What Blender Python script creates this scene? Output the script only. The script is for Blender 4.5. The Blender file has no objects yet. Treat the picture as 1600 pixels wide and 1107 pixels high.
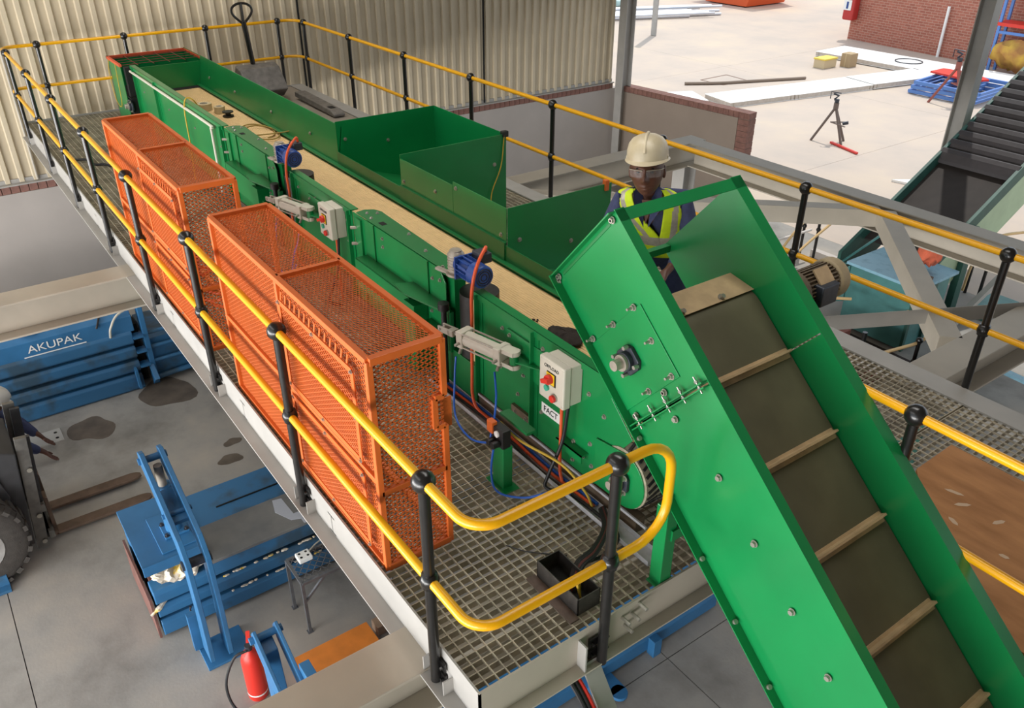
import bpy, bmesh, math, random
import numpy as np
from mathutils import Vector, Matrix, Quaternion
random.seed(7)
scn = bpy.context.scene
COL = scn.collection
FZ = -2.8            # hall floor; the platform deck is z = 0
# ---------------------------------------------------------------- camera, sky, sun, exposure
cd = bpy.data.cameras.new('camera'); cam = bpy.data.objects.new('camera', cd); COL.objects.link(cam)
cd.sensor_width = 36.0; cd.lens = 1299.818 / 1600 * 36.0; cd.clip_end = 300; cd.clip_start = 0.05
R0, R1, R2 = (0.582385, 0.812910, 0.002344), (0.413575, -0.293808, -0.861762), (-0.699846, 0.502846, -0.507308)
cam.matrix_world = Matrix(((R0[0], -R1[0], -R2[0], 2.141), (R0[1], -R1[1], -R2[1], -1.137),
                           (R0[2], -R1[2], -R2[2], 2.891), (0, 0, 0, 1)))
scn.camera = cam
scn.view_settings.view_transform = 'Standard'
scn.view_settings.look = 'None'
scn.view_settings.gamma = 1.0
scn.view_settings.use_curve_mapping = False
scn.view_settings.exposure = 0.0
w = bpy.data.worlds.new('sky'); scn.world = w; w.use_nodes = True
bg = w.node_tree.nodes['Background']
bg.inputs[0].default_value = (0.80, 0.90, 1.0, 1); bg.inputs[1].default_value = 1.25
sd = bpy.data.lights.new('sun', 'SUN'); sun = bpy.data.objects.new('sun', sd); COL.objects.link(sun)
sd.energy = 2.4; sd.angle = math.radians(0.6); sd.color = (1.0, 0.95, 0.88)
SUNV = Vector((-0.22, 0.34, 0.90)).normalized()
sun.rotation_euler = SUNV.to_track_quat('Z', 'Y').to_euler()
# daylight through the wide open door bay on the left side of the hall; front and overhead fill lamps added
def area(name, loc, aim, sx, sy, power, col):
    ld = bpy.data.lights.new(name, 'AREA'); ld.shape = 'RECTANGLE'; ld.size = sx; ld.size_y = sy; ld.energy = power; ld.color = col
    o = bpy.data.objects.new(name, ld); COL.objects.link(o); o.location = loc
    o.rotation_euler = (Vector(aim) - Vector(loc)).to_track_quat('-Z', 'Y').to_euler(); return o
area('door_daylight', (-2.5, -9.5, -1.0), (-2.5, 0, -0.7), 20, 3.4, 2900, (1.0, 0.99, 0.97))
area('front_fill', (8.9, -5.5, -1.1), (0, -2.5, -0.8), 12, 3.2, 520, (1.0, 0.99, 0.97))  # low fill lamp added in front of the closed front wall
area('overhead_fill', (-5.0, -4.0, 4.9), (-5.0, -3.6, 0), 13, 1.6, 170, (1.0, 0.99, 0.97))  # lamp added under the closed roof to fill floor and upward faces
r2 = area('overhead_fill', (-4.6, 2.0, 4.9), (-4.6, 2.0, 0), 11, 1.4, 125, (1.0, 0.97, 0.92)); r2.data.spread = math.radians(110)  # added overhead lamp with a narrowed beam, lifts belt and deck
# ---------------------------------------------------------------- materials
def lin(c):
    return tuple((v / 12.92 if v <= 0.04045 else ((v + 0.055) / 1.055) ** 2.4) for v in (x / 255 for x in c)) + (1,)
MATS = {}
def mat(name, rgb, rough=0.5, metal=0.0, var=0.0, scale=8.0, bump=0.0, rgb2=None, bscale=None, spec=0.5, coat=0.0, stretch=None, lo=0.35, hi=0.65, detail=6):
    if name in MATS: return MATS[name]
    m = bpy.data.materials.new(name); m.use_nodes = True; nt = m.node_tree; b = nt.nodes['Principled BSDF']
    b.inputs['Base Color'].default_value = lin(rgb); b.inputs['Roughness'].default_value = rough
    b.inputs['Metallic'].default_value = metal; b.inputs['Specular IOR Level'].default_value = spec
    if coat: b.inputs['Coat Weight'].default_value = coat; b.inputs['Coat Roughness'].default_value = 0.15
    if var or bump or rgb2:
        tc = nt.nodes.new('ShaderNodeTexCoord'); mp = nt.nodes.new('ShaderNodeMapping')
        nt.links.new(tc.outputs['Object'], mp.inputs[0])
        if stretch: mp.inputs['Scale'].default_value = stretch
        n = nt.nodes.new('ShaderNodeTexNoise'); n.inputs['Scale'].default_value = scale; n.inputs['Detail'].default_value = detail
        nt.links.new(mp.outputs[0], n.inputs['Vector'])
        if var or rgb2:
            r = nt.nodes.new('ShaderNodeValToRGB')
            c = np.array(lin(rgb)[:3]); c2 = np.array(lin(rgb2)[:3]) if rgb2 else c * (1 - var)
            c1 = c if rgb2 else np.minimum(c * (1 + var), 1)
            r.color_ramp.elements[0].position = lo; r.color_ramp.elements[1].position = hi
            r.color_ramp.elements[0].color = tuple(c2) + (1,); r.color_ramp.elements[1].color = tuple(c1) + (1,)
            nt.links.new(n.outputs[0], r.inputs[0]); nt.links.new(r.outputs[0], b.inputs['Base Color'])
        if bump:
            n2 = nt.nodes.new('ShaderNodeTexNoise'); n2.inputs['Scale'].default_value = bscale or scale * 6; n2.inputs['Detail'].default_value = 4
            nt.links.new(mp.outputs[0], n2.inputs['Vector'])
            bp = nt.nodes.new('ShaderNodeBump'); bp.inputs['Strength'].default_value = bump; bp.inputs['Distance'].default_value = 0.01
            nt.links.new(n2.outputs[0], bp.inputs['Height']); nt.links.new(bp.outputs[0], b.inputs['Normal'])
    MATS[name] = m
    return m
def nodes_of(m):
    nt = m.node_tree
    return nt, nt.nodes['Principled BSDF']
GREEN = mat('green_paint', (13, 126, 66), 0.3, var=0.06, scale=3, coat=0.3)
GREEN_SHADED = mat('green_paint_shaded', (16, 108, 54), 0.4, var=0.08, scale=3, coat=0.2)  # same green with shade put into the colour for tops and inner parts
ORANGE = mat('orange_paint', (212, 102, 40), 0.45, var=0.05, scale=5)
YELLOW = mat('yellow_rail_paint', (240, 174, 6), 0.32, coat=0.2)
BLACK = mat('black_post_paint', (26, 25, 25), 0.28, var=0.2, scale=30, coat=0.3)
STEEL = mat('grey_primer_steel', (170, 167, 162), 0.5, var=0.06, scale=4, bump=0.05)
CSTEEL = mat('cream_grey_steel', (178, 170, 156), 0.5, var=0.06, scale=3, bump=0.05)
GRATE = mat('galvanised_grating', (172, 162, 142), 0.5, 0.0, var=0.25, scale=9)
ALU = mat('zinc_tray', (206, 208, 212), 0.4, 0.0, var=0.1, scale=20)
ZINC = mat('zinc_bolt', (168, 164, 154), 0.35, 0.6)
BELT = mat('tan_belt_rubber', (216, 184, 134), 0.6, var=0.05, scale=14, bump=0.1)
DRUM = mat('black_lagging', (30, 30, 30), 0.45, var=0.3, scale=40)
RUBBER = mat('black_rubber', (24, 24, 26), 0.6, var=0.15, scale=12)
BLUE = mat('blue_machine_paint', (50, 108, 154), 0.42, var=0.10, scale=4, bump=0.04)
BLUEW = mat('worn_blue_paint', (50, 104, 146), 0.5, scale=3, rgb2=(54, 80, 100), lo=0.36, hi=0.5)
MOTOR = mat('motor_blue_enamel', (38, 72, 140), 0.4, var=0.1, scale=20)
SILVER = mat('cast_silver', (166, 158, 146), 0.4, 0.4, var=0.1, scale=30)
CASTDK = mat('dark_cast_iron', (62, 66, 74), 0.45, 0.4, var=0.15, scale=40)
BOXGREY = mat('light_grey_enclosure', (202, 197, 182), 0.45, var=0.02, scale=10)
RED = mat('red_plastic', (215, 52, 40), 0.4)
WHITE = mat('white_plastic', (235, 235, 232), 0.4)
BROWNSTEEL = mat('dusty_brown_steel', (112, 98, 80), 0.6, 0.2, var=0.2, scale=12)
CBELT = mat('olive_conveyor_belt', (92, 88, 66), 0.6, var=0.12, scale=5, bump=0.03)
CLEAT = mat('tan_cleat', (178, 152, 116), 0.55, var=0.12, scale=12)
PLY = mat('plywood_sheet', (190, 134, 82), 0.65, scale=3, rgb2=(160, 108, 60), bump=0.08, stretch=(1, 3, 1))
CABLE_O = mat('orange_cable', (228, 92, 48), 0.45)
CABLE_B = mat('blue_air_hose', (30, 92, 190), 0.4)
CABLE_K = mat('black_cable', (28, 26, 28), 0.5)
CABLE_Y = mat('yellow_cord', (196, 160, 50), 0.6)
PLASTER = mat('grey_plaster_wall', (178, 170, 164), 0.8, var=0.05, scale=1.5, bump=0.04)
BRICK = mat('brown_clay_brick', (134, 96, 86), 0.8, var=0.15, scale=14, bump=0.1)
MORTAR = mat('mortar_joint', (140, 116, 104), 0.9)
CLAD = mat('beige_cladding_sheet', (206, 192, 166), 0.55, var=0.04, scale=2)
ORANGETRIM = mat('orange_red_trim', (206, 84, 52), 0.5)
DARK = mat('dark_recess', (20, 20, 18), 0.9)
NAVY = mat('navy_workwear', (54, 60, 92), 0.85, var=0.15, scale=30, bump=0.15)
SKIN = mat('dark_brown_skin', (92, 58, 44), 0.5, var=0.08, scale=40)
HIVIS = mat('hi_vis_yellow', (205, 230, 30), 0.7, var=0.05, scale=30)
REFLECT = mat('silver_reflective_tape', (178, 172, 158), 0.4, 0.2, var=0.1, scale=40)
HELMET = mat('cream_hard_hat', (196, 184, 158), 0.4, rgb2=(178, 164, 134), scale=9)

# ---------------------------------------------------------------- mesh helpers
ORG = {}      # object name -> world origin of its local space
class MB:
    def __init__(s): s.v = []; s.f = []; s.mi = []; s.cur = 0
    def add(s, vs, fs):
        o = len(s.v); s.v.extend([tuple(map(float, p)) for p in vs]); s.f.extend([tuple(i + o for i in f) for f in fs]); s.mi.extend([s.cur] * len(fs)); return s
    def box(s, x0, x1, y0, y1, z0, z1):
        v = [(x, y, z) for x in (x0, x1) for y in (y0, y1) for z in (z0, z1)]
        return s.add(v, [(0, 1, 3, 2), (4, 6, 7, 5), (0, 4, 5, 1), (2, 3, 7, 6), (0, 2, 6, 4), (1, 5, 7, 3)])
    def obox(s, c, X, Y, Z):        # centre + half-axis vectors
        c, X, Y, Z = map(Vector, (c, X, Y, Z))
        v = [c + X * a + Y * b + Z * d for a in (-1, 1) for b in (-1, 1) for d in (-1, 1)]
        f = [(0, 1, 3, 2), (4, 6, 7, 5), (0, 4, 5, 1), (2, 3, 7, 6), (0, 2, 6, 4), (1, 5, 7, 3)]
        if X.cross(Y).dot(Z) < 0: f = [t[::-1] for t in f]
        return s.add(v, f)
    def beam(s, a, b, wd, ht, up=(0, 0, 1)):   # box bar from a to b
        a, b = Vector(a), Vector(b); d = b - a; L = d.length; d.normalize(); up = Vector(up)
        sd = d.cross(up)
        if sd.length < 1e-4: sd = d.cross(Vector((1, 0, 0)))
        sd.normalize(); u = sd.cross(d)
        return s.obox((a + b) / 2, d * L / 2, sd * wd / 2, u * ht / 2)
    def ibeam(s, a, b, wd, ht, tf=0.014, tw=0.009, up=(0, 0, 1)):
        a, b, up = Vector(a), Vector(b), Vector(up)
        d = (b - a).normalized(); sd = d.cross(up).normalized(); u = sd.cross(d)
        for k in (1, -1): s.beam(a + u * k * (ht / 2 - tf / 2), b + u * k * (ht / 2 - tf / 2), wd, tf, up)
        return s.beam(a, b, tw, ht - 2 * tf, up)
    def cyl(s, a, b, r, n=12, r2=None, cap=True):
        a, b = Vector(a), Vector(b); d = (b - a).normalized(); r2 = r if r2 is None else r2
        p = d.orthogonal().normalized(); q = d.cross(p)
        v = []
        for c, rr in ((a, r), (b, r2)):
            for i in range(n):
                t = 2 * math.pi * i / n; v.append(c + p * rr * math.cos(t) + q * rr * math.sin(t))
        f = [(i, (i + 1) % n, n + (i + 1) % n, n + i) for i in range(n)]
        if cap: f += [tuple(range(n - 1, -1, -1)), tuple(range(n, 2 * n))]
        return s.add(v, f)
    def tube(s, pts, r, n=8, cap=True):
        P = [Vector(p) for p in pts]; m = len(P); rr = r if isinstance(r, (list, tuple)) else [r] * m
        T = [(P[min(i + 1, m - 1)] - P[max(i - 1, 0)]).normalized() for i in range(m)]
        p = T[0].orthogonal().normalized(); v = []
        for i in range(m):
            p = (p - T[i] * p.dot(T[i])); p = p.normalized() if p.length > 1e-6 else T[i].orthogonal().normalized()
            q = T[i].cross(p)
            for k in range(n):
                t = 2 * math.pi * k / n; v.append(P[i] + (p * math.cos(t) + q * math.sin(t)) * rr[i])
        f = [(i * n + k, i * n + (k + 1) % n, (i + 1) * n + (k + 1) % n, (i + 1) * n + k) for i in range(m - 1) for k in range(n)]
        if cap: f += [tuple(range(n - 1, -1, -1)), tuple(range((m - 1) * n, m * n))]
        return s.add(v, f)
    def rings(s, rs, cap=True, mats=None):     # list of rings with equal vertex counts
        n = len(rs[0]); v = [p for r in rs for p in r]; o = len(s.v)
        s.v.extend([tuple(map(float, p)) for p in v])
        for i in range(len(rs) - 1):
            for k in range(n):
                s.f.append(tuple(o + j for j in (i * n + k, i * n + (k + 1) % n, (i + 1) * n + (k + 1) % n, (i + 1) * n + k)))
                s.mi.append(mats(i, k) if mats else s.cur)
        if cap:
            s.f.append(tuple(o + j for j in range(n - 1, -1, -1))); s.mi.append(s.cur)
            s.f.append(tuple(o + j for j in range((len(rs) - 1) * n, len(rs) * n))); s.mi.append(s.cur)
        return s
    def ell(s, c, rx, ry, rz, nu=16, nv=10, M=None):
        M = M or Matrix.Identity(3); c = Vector(c); rs = []
        for j in range(1, nv):
            t = math.pi * j / nv; rs.append([c + M @ Vector((rx * math.sin(t) * math.cos(2 * math.pi * i / nu), ry * math.sin(t) * math.sin(2 * math.pi * i / nu), -rz * math.cos(t))) for i in range(nu)])
        return s.rings(rs)
    def sphere(s, c, r, n=14): return s.ell(c, r, r, r, n, max(6, n * 2 // 3))
    def prism(s, poly, axis, a, b):   # extrude 2D polygon: axis 'y' -> (x,z), 'x' -> (y,z), 'z' -> (x,y)
        def pt(u, v, t): return {'y': (u, t, v), 'x': (t, u, v), 'z': (u, v, t)}[axis]
        n = len(poly); v = [pt(u, w_, a) for u, w_ in poly] + [pt(u, w_, b) for u, w_ in poly]
        f = [(i, (i + 1) % n, n + (i + 1) % n, n + i) for i in range(n)] + [tuple(range(n - 1, -1, -1)), tuple(range(n, 2 * n))]
        return s.add(v, f)
    def prism3(s, pts, off):          # planar 3D polygon + thickness vector
        off = Vector(off); n = len(pts); v = [Vector(p) for p in pts] + [Vector(p) + off for p in pts]
        return s.add(v, [(i, (i + 1) % n, n + (i + 1) % n, n + i) for i in range(n)] + [tuple(range(n - 1, -1, -1)), tuple(range(n, 2 * n))])
    def bolt(s, p, nrm, r=0.009, h=0.012):
        p, nrm = Vector(p), Vector(nrm).normalized()
        s.cyl(p, p + nrm * 0.003, r * 1.5, 10); return s.cyl(p + nrm * 0.003, p + nrm * h, r, 6)
    def xf(s, M):
        s.v = [tuple(M @ Vector(p)) for p in s.v]; return s
    def build(s, name, m, parent=None, bevel=0, smooth=False, sub=0):
        me = bpy.data.meshes.new(name)
        org = ORG.get(parent.name, Vector((0, 0, 0))) if parent else Vector((0, 0, 0))
        me.from_pydata([tuple(Vector(p) - org) for p in s.v], [], s.f)
        for mm in (m if isinstance(m, (list, tuple)) else [m]): me.materials.append(mm)
        if any(s.mi): me.polygons.foreach_set('material_index', s.mi)
        bm = bmesh.new(); bm.from_mesh(me); bmesh.ops.recalc_face_normals(bm, faces=bm.faces); bm.to_mesh(me); bm.free()
        o = bpy.data.objects.new(name, me); COL.objects.link(o)
        if parent: o.parent = parent
        ORG[o.name] = org
        if bevel:
            md = o.modifiers.new('bevel', 'BEVEL'); md.width = bevel; md.segments = 2; md.limit_method = 'ANGLE'; md.angle_limit = 0.6
        if sub:
            md = o.modifiers.new('sub', 'SUBSURF'); md.levels = md.render_levels = sub
        if smooth:
            me.polygons.foreach_set('use_smooth', [True] * len(me.polygons))
            if smooth != 'all':
                try: me.set_sharp_from_angle(angle=math.radians(40))
                except Exception: pass
        return o
def tag(o, label=None, cat=None, group=None, kind=None):
    for k, v in (('label', label), ('category', cat), ('group', group), ('kind', kind)):
        if v: o[k] = v
    return o
def thing(name, label, cat, loc=(0, 0, 0), group=None):
    o = bpy.data.objects.new(name, None); COL.objects.link(o); o.location = loc; o.empty_display_size = 0.1
    ORG[o.name] = Vector(loc); return tag(o, label, cat, group)
def structure(o): o['kind'] = 'structure'; return o
KIDS = {}
def copy_tree(o, parent=None, off=(0, 0, 0), label=None):
    c = o.copy(); COL.objects.link(c)
    if parent: c.parent = parent
    else: c.location = Vector(o.location) + Vector(off)
    ORG[c.name] = ORG[o.name] + Vector(off)
    if label: c['label'] = label
    for ch in [k for k in o.children]: copy_tree(ch, c, off)
    return c
def rawmesh(name, verts, quads, m, parent=None):
    me = bpy.data.meshes.new(name); org = np.array(ORG.get(parent.name, Vector((0, 0, 0)))) if parent else np.zeros(3)
    verts = np.asarray(verts, np.float32) - org.astype(np.float32); quads = np.asarray(quads, np.int32)
    me.vertices.add(len(verts)); me.vertices.foreach_set('co', verts.ravel())
    me.loops.add(quads.size); me.loops.foreach_set('vertex_index', quads.ravel())
    me.polygons.add(len(quads)); me.polygons.foreach_set('loop_start', np.arange(0, quads.size, 4, dtype=np.int32))
    me.update(calc_edges=True); me.validate(); me.materials.append(m)
    o = bpy.data.objects.new(name, me); COL.objects.link(o); o.parent = parent; ORG[o.name] = Vector(org)
    return o
def expanded_mesh(name, O, U, V, wdt, hgt, m, parent, a=0.042, b=0.024, sw=0.0062, th=0.004):
    """expanded-metal sheet: real diamond strands; long diamond axis along U"""
    O, U, V = (np.array(x, float) for x in (O, U, V)); N = np.cross(U, V)
    nu = max(2, int(round(wdt / (a / 2)))); nv = max(2, int(round(hgt / (b / 2)))); du = wdt / nu; dv = hgt / nv
    i = np.arange(nu + 1); vs = []; qs = []; base = 0
    for k in range(nv):
        up = ((i + k) % 2).astype(float)
        vv = (k + up) * dv
        c = O + np.outer(i * du, U) + np.outer(vv, V)
        ring = np.stack([c - V * sw / 2 - N * th / 2, c + V * sw / 2 - N * th / 2, c + V * sw / 2 + N * th / 2, c - V * sw / 2 + N * th / 2], 1).reshape(-1, 3)
        vs.append(ring); s0 = base + np.arange(nu) * 4
        for q in range(4):
            q2 = (q + 1) % 4; qs.append(np.stack([s0 + q, s0 + 4 + q, s0 + 4 + q2, s0 + q2], 1))
        base += len(ring)
    o = rawmesh(name, np.concatenate(vs), np.concatenate(qs), m, parent); o['kind'] = 'stuff'
    return o
def text(body, size, M, m, name, parent=None, ext=0.0008, sx=1.0):
    cu = bpy.data.curves.new(name, 'FONT'); cu.body = body; cu.size = size; cu.align_x = 'CENTER'; cu.align_y = 'CENTER'; cu.extrude = ext
    t = bpy.data.objects.new('tmp', cu); COL.objects.link(t); dg = bpy.context.evaluated_depsgraph_get()
    me = bpy.data.meshes.new_from_object(t.evaluated_get(dg)); bpy.data.objects.remove(t); bpy.data.curves.remove(cu)
    me.materials.clear(); me.materials.append(m); me.name = name
    org = ORG[parent.name] if parent else Vector((0, 0, 0))
    me.transform(Matrix.Translation(-org) @ M @ Matrix.Diagonal((sx, 1, 1, 1)))
    o = bpy.data.objects.new(name, me); COL.objects.link(o); o.parent = parent; ORG[o.name] = Vector(org); o['kind'] = 'stuff'
    return o
def frame_m(o, X, Y):
    X, Y = Vector(X).normalized(), Vector(Y).normalized(); Z = X.cross(Y)
    return Matrix(((X[0], Y[0], Z[0], o[0]), (X[1], Y[1], Z[1], o[1]), (X[2], Y[2], Z[2], o[2]), (0, 0, 0, 1)))
def arc(c, u, v, r, a0, a1, n=8):
    c, u, v = Vector(c), Vector(u), Vector(v)
    return [c + u * r * math.cos(a0 + (a1 - a0) * i / n) + v * r * math.sin(a0 + (a1 - a0) * i / n) for i in range(n + 1)]
def smooth_path(pts, n=6):
    P = [Vector(p) for p in pts]; P = [P[0] * 2 - P[1]] + P + [P[-1] * 2 - P[-2]]; out = []
    for i in range(1, len(P) - 2):
        for k in range(n):
            t = k / n; a, b, c, d = P[i - 1], P[i], P[i + 1], P[i + 2]
            out.append(0.5 * ((2 * b) + (c - a) * t + (2 * a - 5 * b + 4 * c - d) * t * t + (3 * b - a - 3 * c + d) * t ** 3))
    return out + [P[-2]]
# ================================================================ SETTING
def concrete(name, c1, c2, c3, sc=0.9):
    m = mat(name, c1, 0.75, var=0.1, scale=sc, bump=0.08, bscale=40)
    nt, b = nodes_of(m)
    tc = nt.nodes.new('ShaderNodeTexCoord')
    n = nt.nodes.new('ShaderNodeTexNoise'); n.inputs['Scale'].default_value = sc; n.inputs['Detail'].default_value = 9; n.inputs['Roughness'].default_value = 0.62
    nt.links.new(tc.outputs['Object'], n.inputs['Vector'])
    r = nt.nodes.new('ShaderNodeValToRGB'); r.color_ramp.elements[0].position = 0.3; r.color_ramp.elements[1].position = 0.72
    r.color_ramp.elements[0].color = lin(c2); r.color_ramp.elements[1].color = lin(c3); e = r.color_ramp.elements.new(0.5); e.color = lin(c1)
    nt.links.new(n.outputs[0], r.inputs[0]); nt.links.new(r.outputs[0], b.inputs['Base Color'])
    return m
FLOORM = concrete('hall_concrete', (152, 148, 142), (112, 108, 103), (174, 164, 152), 0.8)
YARDM = concrete('yard_concrete', (194, 178, 164), (180, 168, 158), (206, 188, 166), 0.35)
floor = structure(thing('floor', None, None, (0, 0, FZ)))
ys = [-14.75, -10.4, -6.05, -1.7, 2.65, 7.0, 11.35]
for i in range(6):
    for x0, x1 in ((-10.6, -0.9 - 0.004), (-0.9 + 0.004, 9.0)):
        MB().box(x0, x1, ys[i] + 0.004, ys[i + 1] - 0.004, FZ - 0.15, FZ).build('slab', FLOORM, floor)
MB().box(-10.6, 9, -14.75, 11.35, FZ - 0.2, FZ - 0.012).build('joint_filler', DARK, floor)
ground = structure(thing('ground', None, None, (0, 20, FZ)))
for x0, x1 in ((-70, -25.2), (-25.192, -16.8), (-16.792, -8.4), (-8.392, 0), (0.008, 40)):
    for y0, y1 in ((11.354, 21.0), (21.008, 90)):
        MB().box(x0, x1, y0, y1, FZ - 0.15, FZ - 0.002).build('slab', YARDM, ground)
MB().box(-70, 40, 11.354, 90, FZ - 0.2, FZ - 0.014).build('joint_filler', MORTAR, ground)
MB().box(-70, 40, -70, -14.754, FZ - 0.15, FZ - 0.002).build('slab', YARDM, ground)
# back wall: plastered dwarf wall, brick-on-edge course, steel angle, ribbed sheets
XW = -10.6
wall_back = structure(thing('wall_back', None, None, (XW, 0, FZ)))
MB().box(XW - 0.22, XW, -9, 10.64, FZ, -0.98).build('plaster', PLASTER, wall_back)
MB().box(XW - 0.22, XW - 0.012, -9, 10.5, -0.98, -0.87).build('mortar_bed', MORTAR, wall_back)
bk = None
for i in range(-12, 93):
    y0 = i * 0.112
    if -0.9 < y0 < 1.4 or 4.6 < y0 < 10.4:
        if bk is None:
            bk = MB().box(XW - 0.115, XW + 0.004, y0 + 0.005, y0 + 0.107, -0.976, -0.872).build('brick', BRICK, wall_back, bevel=0.004); bk0 = y0
        else:
            c = bk.copy(); COL.objects.link(c); c.location = (random.uniform(-0.003, 0.003), y0 - bk0, random.uniform(-0.003, 0.003))
MB().box(XW - 0.06, XW + 0.03, -9, 10.5, -0.872, -0.855).box(XW - 0.06, XW - 0.045, -9, 10.5, -0.855, -0.80).build('base_angle', STEEL, wall_back)
def ribsheet(y0, n):
    mb = MB(); P = 0.174; prof = [(0, 0), (0.092, 0), (0.106, 0.036), (0.16, 0.036), (0.174, 0)]
    pts = []
    for i in range(n):
        for (a, d) in (prof if i == n - 1 else prof[:-1]): pts.append((y0 + i * P + a, d))
    x = XW - 0.07; back = [(yy, d - 0.004) for yy, d in pts][::-1]
    N = len(pts); vs = [(x + d, yy, z) for z in (-0.85, 5.0) for yy, d in pts]
    mb.add(vs, [(i, i + 1, N + i + 1, N + i) for i in range(N - 1)])
    return mb.build('cladding_sheet', CLAD, wall_back)
for k in range(16): ribsheet(-9 + k * 7 * 0.174, 7)
for yy in (0.02, 4.05, 7.4): MB().cyl((XW - 0.02, yy, -0.84), (XW - 0.02, yy, 5), 0.016, 8).build('earth_rod', CSTEEL if yy < 1 else DARK, wall_back)
# side wall stub with brick capping and brick end
wall_right = structure(thing('wall_right', None, None, (-10.4, 10.62, FZ)))
A, B = Vector((-10.5, 10.62, 0)), Vector((-7.5, 10.98, 0)); D = (B - A).normalized(); S = Vector((-D.y, D.x, 0)); LW = (B - A).length
def wbox(mb, s0, s1, t0, t1, z0, z1):
    c = A + D * (s0 + s1) / 2 + S * (t0 + t1) / 2; c.z = (z0 + z1) / 2
    return mb.obox(c, D * (s1 - s0) / 2, S * (t1 - t0) / 2, Vector((0, 0, (z1 - z0) / 2)))
wbox(MB(), 0, LW - 0.23, 0, 0.22, FZ, -1.03).build('plaster', mat('brown_grey_shaded_plaster', (150, 136, 124), .85, var=.05, scale=1.5), wall_right)  # plaster darkened in its colour for the shade on this stub
wbox(MB(), LW - 0.226, LW - 0.006, 0.008, 0.215, FZ, -1.03).build('mortar_core', MORTAR, wall_right)
for i in range(27): wbox(MB(), i * LW / 27 + 0.004, (i + 1) * LW / 27, -0.004, 0.224, -1.026, -0.92).build('brick', BRICK, wall_right, bevel=0.004)
for i in range(17): wbox(MB(), LW - 0.222, LW + random.uniform(-0.004, 0.004), -0.004, 0.226, FZ + 0.004 + i * 0.1035, FZ + 0.1 + i * 0.1035).build('brick', BRICK, wall_right, bevel=0.004)
# steel columns of the hall, roof, far end
def column(name, x, y, h=5.0, ax='y'):
    s = structure(MB().ibeam((x, y, FZ), (x, y, h), 0.2, 0.24, 0.016, 0.01, up=(0, 1, 0) if ax == 'y' else (1, 0, 0)).build(name, STEEL, None)); return s
column('trim_1', -10.42, 10.6); column('trim_2', -4.42, 12.2, ax='x')
roof = structure(thing('ceiling', None, None, (0, 0, 5)))
CEIL = mat('brown_roof_lining', (96, 88, 76), 0.9)
MB().box(-11, 9.2, -7.2, 12.5, 5.0, 5.1).build('roof_sheet', CEIL, roof)
wf = structure(MB().box(9.0, 9.2, -14, 11.5, FZ, 5.0).build('wall_front', mat('brown_front_wall', (84, 76, 66), 0.85, var=0.05), None))
# ---------------------------------------------------------------- steel building frame under the platform
def member(name, label, fn, m=CSTEEL):
    mb = MB(); fn(mb); return tag(mb.build(name, m, None, bevel=0.004), label, 'steel beam')
member('steel_beam', 'deep grey I-beam crossing under the near end of the platform', lambda b: b.ibeam((-0.195, -6.5, -0.315), (-0.195, 9.5, -0.315), 0.27, 0.31, 0.018, 0.012))
member('steel_beam', 'grey I-beam running out over the machine lettered AKUPAK under the far half of the platform', lambda b: b.ibeam((-5.18, -6.5, -0.315), (-5.18, 7.1, -0.315), 0.27, 0.31, 0.018, 0.012))
member('steel_beam', 'long grey I-beam running parallel to the walkway in front of the open yard', lambda b: b.ibeam((-5.03, 6.9, -0.30), (4.5, 6.9, -0.30), 0.24, 0.3, 0.016, 0.011))
member('steel_brace', 'tan box-section diagonal brace between the long beam and the near cross beam', lambda b: b.beam((-2.2, 6.72, -0.25), (-0.36, 4.72, -0.25), 0.17, 0.18))
member('steel_brace', 'cream diagonal brace behind the bending worker in the white helmet', lambda b: b.beam((-5.02, 3.85, -0.26), (-2.3, 6.75, -0.26), 0.17, 0.18))
member('angle_brace', 'thin pale steel angle spanning beneath the tan diagonal brace', lambda b: (b.beam((-1.25, 3.9, -0.22), (-0.30, 5.75, -0.22), 0.06, 0.006), b.beam((-1.225, 3.89, -0.19), (-0.275, 5.74, -0.19), 0.006, 0.13)), STEEL)
for nm, x, y, lb in (('steel_column', -5.18, 6.9, 'grey I-section column under the end of the beam near the low brick-capped wall'),):
    tag(MB().ibeam((x, y, FZ), (x, y, -0.46), 0.2, 0.22, 0.014, 0.01, up=(0, 1, 0)).beam((x - .18, y, FZ + .01), (x + .18, y, FZ + .01), .36, .02).build(nm, STEEL, None), lb, 'steel column')
# ---------------------------------------------------------------- PLATFORM
plat = thing('work_platform', 'raised steel work platform floored with open bar grating', 'platform', (-5, 1.9, -0.16))
XE = 0.298; X0 = -10.25; YL = 0.03; YR = 3.80
def channel_left(x0, x1):
    return MB().box(x0, x1, YL, YL + 0.010, -0.165, 0.022).box(x0, x1, YL - 0.075, YL, -0.175, -0.165)
channel_left(X0, XE).build('side_channel', STEEL, plat)
mb = MB().box(XE - 0.01, XE, YL, 1.90, -0.165, 0.026).box(XE, XE + 0.06, YL, 1.90, -0.175, -0.165); mb.build('end_channel', CSTEEL, plat)
MB().box(X0, X0 + 0.01, YL, YR, -0.165, 0.022).build('end_channel', STEEL, plat)
MB().box(X0, 4.2, YR - 0.16, YR + 0.02, 0.004, 0.016).box(X0, 4.2, YR + 0.01, YR + 0.02, -0.17, 0.004).build('side_channel', STEEL, plat)
MB().box(XE, 4.2, 1.90, 1.91, -0.165, 0.01).build('side_channel', STEEL, plat)
gs = MB()
LPX = [-22.55076823, -19.35853299, -16.19529745, -12.97981057, -9.75892013, -6.48101107, -3.2177493, 0.0]
LPX = [v * 0.4375 for v in LPX]
for x in LPX:
    for d in (-0.075, 0.09): gs.box(x + d, x + d + 0.006, YL - 0.05, YL, -0.165, -0.08)
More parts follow.
